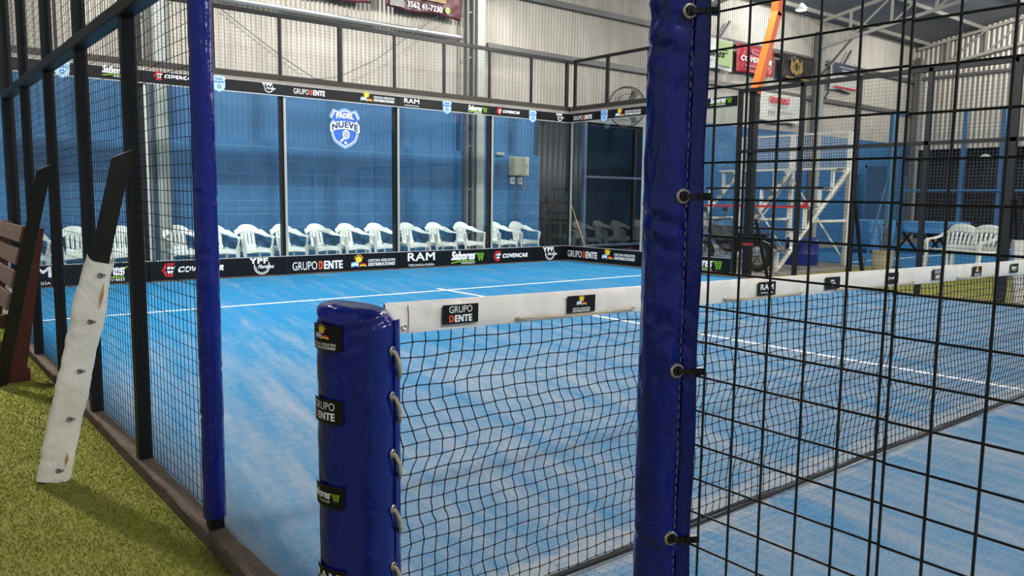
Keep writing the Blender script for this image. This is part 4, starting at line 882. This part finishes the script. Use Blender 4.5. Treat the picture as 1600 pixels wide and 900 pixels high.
# motorcycle
t = thing('motorcycle', 'black motorcycle parked beyond the far side glass, in front of the bleacher', 'motorcycle', (11.1, 6.85, -.006))
mx = 11.1
def wheel(y): 
    g = MB(); g.torus((mx, y, .29), (1, 0, 0), .23, .055, 32, 10, RUBBER); g.torus((mx, y, .29), (1, 0, 0), .17, .012, 24, 6, GREY)
    for k in range(6): a = math.pi*k/3; g.beam((mx, y, .29), (mx, y+.17*math.cos(a), .29+.17*math.sin(a)), .02, .02, GREY)
    obj('wheel', g, None, t)
wheel(6.28); wheel(7.5)
def hull(secs, n=14):
    g = MB(); vs = []; 
    for y, zc_, hx, hz in secs:
        for k in range(n): a = 2*math.pi*k/n; vs.append((mx+hx*math.cos(a), y, zc_+hz*math.sin(a)))
    N = len(secs); return g.add(vs, [(i*n+k, i*n+(k+1) % n, (i+1)*n+(k+1) % n, (i+1)*n+k) for i in range(N-1) for k in range(n)]+[tuple(range(n-1, -1, -1)), tuple((N-1)*n+k for k in range(n))])
obj('body', hull([(6.0, .56, .03, .02), (6.2, .6, .09, .06), (6.5, .56, .11, .10), (6.75, .5, .13, .2), (7.0, .55, .15, .22), (7.2, .66, .13, .14), (7.35, .72, .06, .06)]), BLKP, t, 60)
obj('seat', hull([(6.1, .66, .07, .02), (6.3, .67, .11, .035), (6.6, .66, .12, .04), (6.85, .7, .08, .03)]), RUBBER, t, 60)
obj('rear_fender', hull([(5.86, .4, .05, .02), (6.0, .5, .07, .025), (6.2, .57, .08, .03)]), BLKP, t, 60)
obj('front_fender', hull([(7.28, .56, .06, .02), (7.5, .6, .07, .025), (7.75, .52, .05, .02)]), BLKP, t, 60)
g = MB(); 
for s in (-1, 1): g.tube([(mx+s*.08, 7.5, .29), (mx+s*.07, 7.27, .88)], .022, 10)
obj('fork', g, GREY, t); g = MB(); g.tube([(mx-.34, 7.12, .92), (mx-.2, 7.2, .9), (mx, 7.24, .88), (mx+.2, 7.2, .9), (mx+.34, 7.12, .92)], .015, 10); obj('handlebar', g, BLKP, t)
g = MB(); g.lathe([(.02, -.05), (.09, -.03), (.1, .03), (.08, .06)], (0, 0, 0), 18); g.xf(lambda p: Vector((mx+p.x, 7.42+p.z, .78+p.y))); obj('headlight', g, CHROME, t)
for s in (-1, 1):
    g = MB(); g.tube([(mx+s*.25, 7.18, .91), (mx+s*.3, 7.22, 1.06)], .006, 6); g.box((mx+s*.3-.06, 7.21, 1.05), (mx+s*.3+.06, 7.235, 1.12)); obj('mirror', g, BLKP, t, 40)
g = MB(); g.beam((mx-.02, 6.75, .3), (mx-.22, 6.7, -.0), .025, .025); obj('side_stand', g, GREY, t, 0); g = MB(); g.tube([(mx-.12, 7.1, .25), (mx-.16, 6.7, .22), (mx-.17, 6.1, .32)], .035, 12); obj('exhaust', g, GREY, t)
# leaning bars on the far fence
def slim(A, B, label, w_=.05):
    g = MB(); g.beam(A, B, w_, w_*.7); return tag(obj('leaning_bar', g, BLACK, None, 0, bevel=.003), label, 'metal bar', 'leaning bars')
slim((10.33, 3.95, -.012), (10.072, 4.02, 1.24), 'black bar leaning on the far fence in front of the bleacher end post')
slim((10.36, 5.58, -.012), (10.075, 5.66, .95), 'short black bar leaning at the foot of the orange lamp pole')
t = thing('leaning_bar', 'black bar with a white padded sleeve leaning on the far fence', 'metal bar', (10.25, 1.93, -.012))
g = MB(); g.beam((10.22, 1.9, .0), (10.085, 1.95, 1.3), .05, .04); obj('steel_bar', g, BLACK, t, 0)
g = pad(0, 0, 0, .8, .065, .004, ((.3, .004, 3), (.55, .004, 3.5)), 28, 60); g.xf(lambda p: Vector((10.22-.1038*p.z+p.x, 1.9+.0385*p.z+p.y, p.z-.01))); obj('vinyl_sleeve', g, WVINYL, t, 60)
# planter
t = thing('planter', 'clay planter pot with a small green plant on the walkway edge', 'planter', (13.75, 5.35, -.01))
g = MB(); g.lathe([(.15, 0), (.17, .05), (.185, .2), (.19, .33), (.2, .34), (.2, .36), (.175, .36), (.165, .3)], (13.75, 5.37, -.012), 28); obj('pot', g, POT, t, 50)
g = MB(); g.lathe([(.17, .30), (.1, .33)], (13.75, 5.37, -.012), 20); obj('soil', g, WOODRED, t)
g = MB(); random.seed(11)
for k in range(60):
    a = random.uniform(0, 6.28); r = random.uniform(.02, .2); z = random.uniform(.42, .86); p = Vector((13.75+r*math.cos(a), 5.37+r*math.sin(a), z)); d = Vector((math.cos(a), math.sin(a), random.uniform(-.2, .6))).normalized()*random.uniform(.07, .13); s = d.cross(Vector((0, 0, 1))).normalized()*.022
    g.add([p, p+d*.5+s, p+d, p+d*.5-s], [(0, 1, 2, 3)])
fo = obj('foliage', g, LEAF, t); fo['kind'] = 'stuff'
g = MB()
for k in range(9): a = k*.7; g.tube([(13.75+.04*math.cos(a), 5.37+.04*math.sin(a), .28), (13.75+.08*math.cos(a), 5.37+.08*math.sin(a), .55), (13.75+.12*math.cos(a), 5.37+.12*math.sin(a), .8)], .006, 6)
obj('stems', g, WOOD, t)
g = MB(); g.tube([(13.72, 5.26, .3), (13.73, 5.24, .93)], .008, 6); obj('stake', g, PALE, t)
# white plastic garden benches
def resin_bench(y0, y1, x, label):
    t = thing('garden_bench', label, 'bench', (x, (y0+y1)/2, -.012), 'white garden benches'); L = y1-y0
    g = MB(); g.grid(lambda u, v: (x-.22+.42*v, y0+L*u, .42-.015*math.sin(math.pi*v)), 10, 6); o = obj('seat', g, WHITE, t, 60); add_thick(o, .022)
    def tp(u): return .80+.075*abs(math.sin(2*math.pi*u))**.6
    n = 40; g = MB(); g.grid(lambda u, v: (x+.2+.06*v, y0+L*u, (tp(u)-.13)*(1-v)+tp(u)*v), n, 3); g.grid(lambda u, v: (x+.15+.012*v, y0+L*u, .43+.08*v), n, 2)
    for k in range(13):
        c = (k+.5)/13; m = .5 if c < .5 else 1.5; lean = ((c*2) % 1-.5)*.16
        g.grid(lambda u, v, c=c, lean=lean: (x+.16+.05*v, y0+L*c+(u-.5)*L*.042+lean*v*.4, .5+(.24)*v), 1, 4)
    o = obj('backrest', g, WHITE, t, 60); add_thick(o, .018)
    for y, s in ((y0, -1), (y1, 1)):
        arm = [(x+.2, y, .74), (x+.1, y+s*.02, .66), (x-.05, y+s*.03, .61), (x-.2, y+s*.02, .60), (x-.24, y+s*.01, .55), (x-.24, y, .42)]
        obj('armrest', ribbon(arm, [(0, .035, 0)]*6, .03), WHITE, t, 60)
        for xx_, dx in ((x-.22, -.03), (x+.18, .05)): g = MB(); g.beam((xx_, y, .42), (xx_+dx, y, -.01), .05, .06); obj('leg', g, WHITE, t, 0, bevel=.008)
    g = MB(); g.beam((x-.2, (y0+y1)/2, .41), (x-.21, (y0+y1)/2, -.01), .05, .05); obj('leg', g, WHITE, t, 0, bevel=.008)
    t.rotation_euler.z = -.42
    return t
resin_bench(3.45, 4.6, 13.85, 'white plastic garden bench facing the court beyond the far fence, left one')
resin_bench(1.9, 3.05, 13.85, 'white plastic garden bench at the right edge of the photo')
# neighbouring court's fence and covered furniture
for i in range(14):
    y = 10.4-1.03*i
    if i == 4: pass
    g = MB(); g.box((24.25, y-.05, 0), (24.37, y+.05, 4.0)); tag(obj('fence_post', g, BLUEP, None, 0), ('blue steel post of the neighbouring court fence, %s' % ['nearest the back wall', 'second from the back wall', 'above the covered table', 'right of the covered table', 'above the white bench', 'at the right edge', 'out at the right'][min(i, 6)]), 'post', 'blue posts of the neighbouring court')
t = thing('mesh_fence', 'pale blue mesh fence of the neighbouring court before the dark end wall', 'fence', (24.3, 5, 0))
g = MB(); g.box((24.19, -3.1, 3.93), (24.24, 10.4, 4.0)); obj('rail', g, BLUEP, t, 0)
g = MB(); g.box((24.19, -3.1, 1.60), (24.24, 10.4, 1.66)); obj('rail', g, BLUEP, t, 0)
obj('wire_mesh', wires(-3.1, 10.4, .05, 3.95, .10, .10, .003, 'y', 24.215), mat('pale_blue_wire', (112, 130, 146), .5), t, 60, False)
t = thing('fence_post', 'tall blue post with a slanted brace standing behind the planter', 'post', (14.55, 5.74, 0)); g = MB(); g.box((14.52, 5.70, -.05), (14.6, 5.78, 2.95)); obj('steel_post', g, BLUEP, t, 0); g = MB(); g.beam((14.05, 5.88, -.02), (14.55, 5.76, 1.75), .03, .03); obj('brace', g, BLUEP, t, 0)
t = thing('door_frame', 'light blue door frame in the far corner behind the bleacher', 'door', (24.5, 11.0, -.05)); g = MB(); g.box((24.45, 10.45, -.05), (24.53, 10.53, 2.45)); g.box((24.45, 11.3, -.05), (24.53, 11.38, 2.45)); g.box((24.45, 10.45, 2.37), (24.53, 11.38, 2.45)); obj('frame', g, BLUEP, t, 0); g = MB(); g.box((24.48, 10.53, -.05), (24.51, 11.3, 2.37)); obj('leaf', g, mat('slate_door', (64, 98, 130), .5), t, 0)
def covered(x0, x1, y0, y1, top, drop, label, legs):
    t = thing('covered_table', label, 'table', ((x0+x1)/2, (y0+y1)/2, 0))
    def fn(u, v):
        # top plus skirt
        a = 2*math.pi*u; c, s = math.cos(a), math.sin(a); hx, hy = (x1-x0)/2, (y1-y0)/2
        kx = math.copysign(abs(c)**.25, c); ky = math.copysign(abs(s)**.25, s); f_ = min(1, v/.5); dn = max(0, (v-.5)/.5); q = .015*noise.noise((a*3, v*4, x0))
        return ((x0+x1)/2+hx*kx*f_+q*dn*3, (y0+y1)/2+hy*ky*f_+q*dn*3, top-drop*dn+q)
    g = MB().grid(fn, 64, 14, None, True); o = obj('cover', g, TARP, t, 60, False); add_thick(o, .006)
    if legs:
        for y in np.linspace(y0+.2, y1-.2, 2):
            for xx_ in (x0+.1, x1-.1):
                g = MB(); g.beam((xx_, y-.28, 0), (xx_, y+.28, top-.05), .05, .05); g.beam((xx_, y+.28, 0), (xx_, y-.28, top-.05), .05, .05); obj('leg', g, BLACK, t, 0)
        g = MB(); g.box((x0+.02, y0+.05, top-.06), (x1-.02, y1-.05, top-.012)); obj('tabletop', g, GREY, t, 0)
    else:
        g = MB(); g.box((x0+.06, y0+.06, 0), (x1-.06, y1-.06, top-.03)); obj('body', g, mat('blue_mat_stack', (52, 98, 144), .6), t, 0)
    return t
covered(19.4, 20.9, 6.6, 7.8, .77, .27, 'long table under a blue cover with crossed black legs, left of the white bench', True)
covered(18.1, 19.3, 7.75, 8.6, .8, .75, 'tall block under a blue cover left of the planter', False)

# ---------------------------------------------------------------- grass blades on the near strip
def blades(n, x0, x1, y0, y1, z, seed):
    rs = np.random.RandomState(seed); x = rs.uniform(x0, x1, n); y = y0+(y1-y0)*rs.uniform(0, 1, n)**1.5; a = rs.uniform(0, 2*np.pi, n); h = rs.uniform(.006, .016, n); wd = rs.uniform(.0012, .0022, n)*(1+.25*(y-y0)); lx = rs.normal(0, .008, n); ly = rs.normal(0, .008, n)
    v = np.zeros((n*3, 3)); v[0::3] = np.stack([x+wd*np.cos(a), y+wd*np.sin(a), np.full(n, z)], 1); v[1::3] = np.stack([x-wd*np.cos(a), y-wd*np.sin(a), np.full(n, z)], 1); v[2::3] = np.stack([x+lx, y+ly, z+h], 1)
    me = bpy.data.meshes.new('grass'); me.vertices.add(n*3); me.vertices.foreach_set('co', v.ravel()); me.loops.add(n*3); me.loops.foreach_set('vertex_index', np.arange(n*3, dtype=np.int32)); me.polygons.add(n); me.polygons.foreach_set('loop_start', np.arange(0, n*3, 3, dtype=np.int32)); me.polygons.foreach_set('loop_total', np.full(n, 3, dtype=np.int32)); me.update(); me.validate()
    return me
me = blades(150000, -1.7, -.044, .0, 7.0, -.0505, 5); me.materials.append(GRASS); o = bpy.data.objects.new('grass', me); C.objects.link(o); tag(o, 'short olive green artificial grass beside the near fence', 'grass', None, 'stuff')
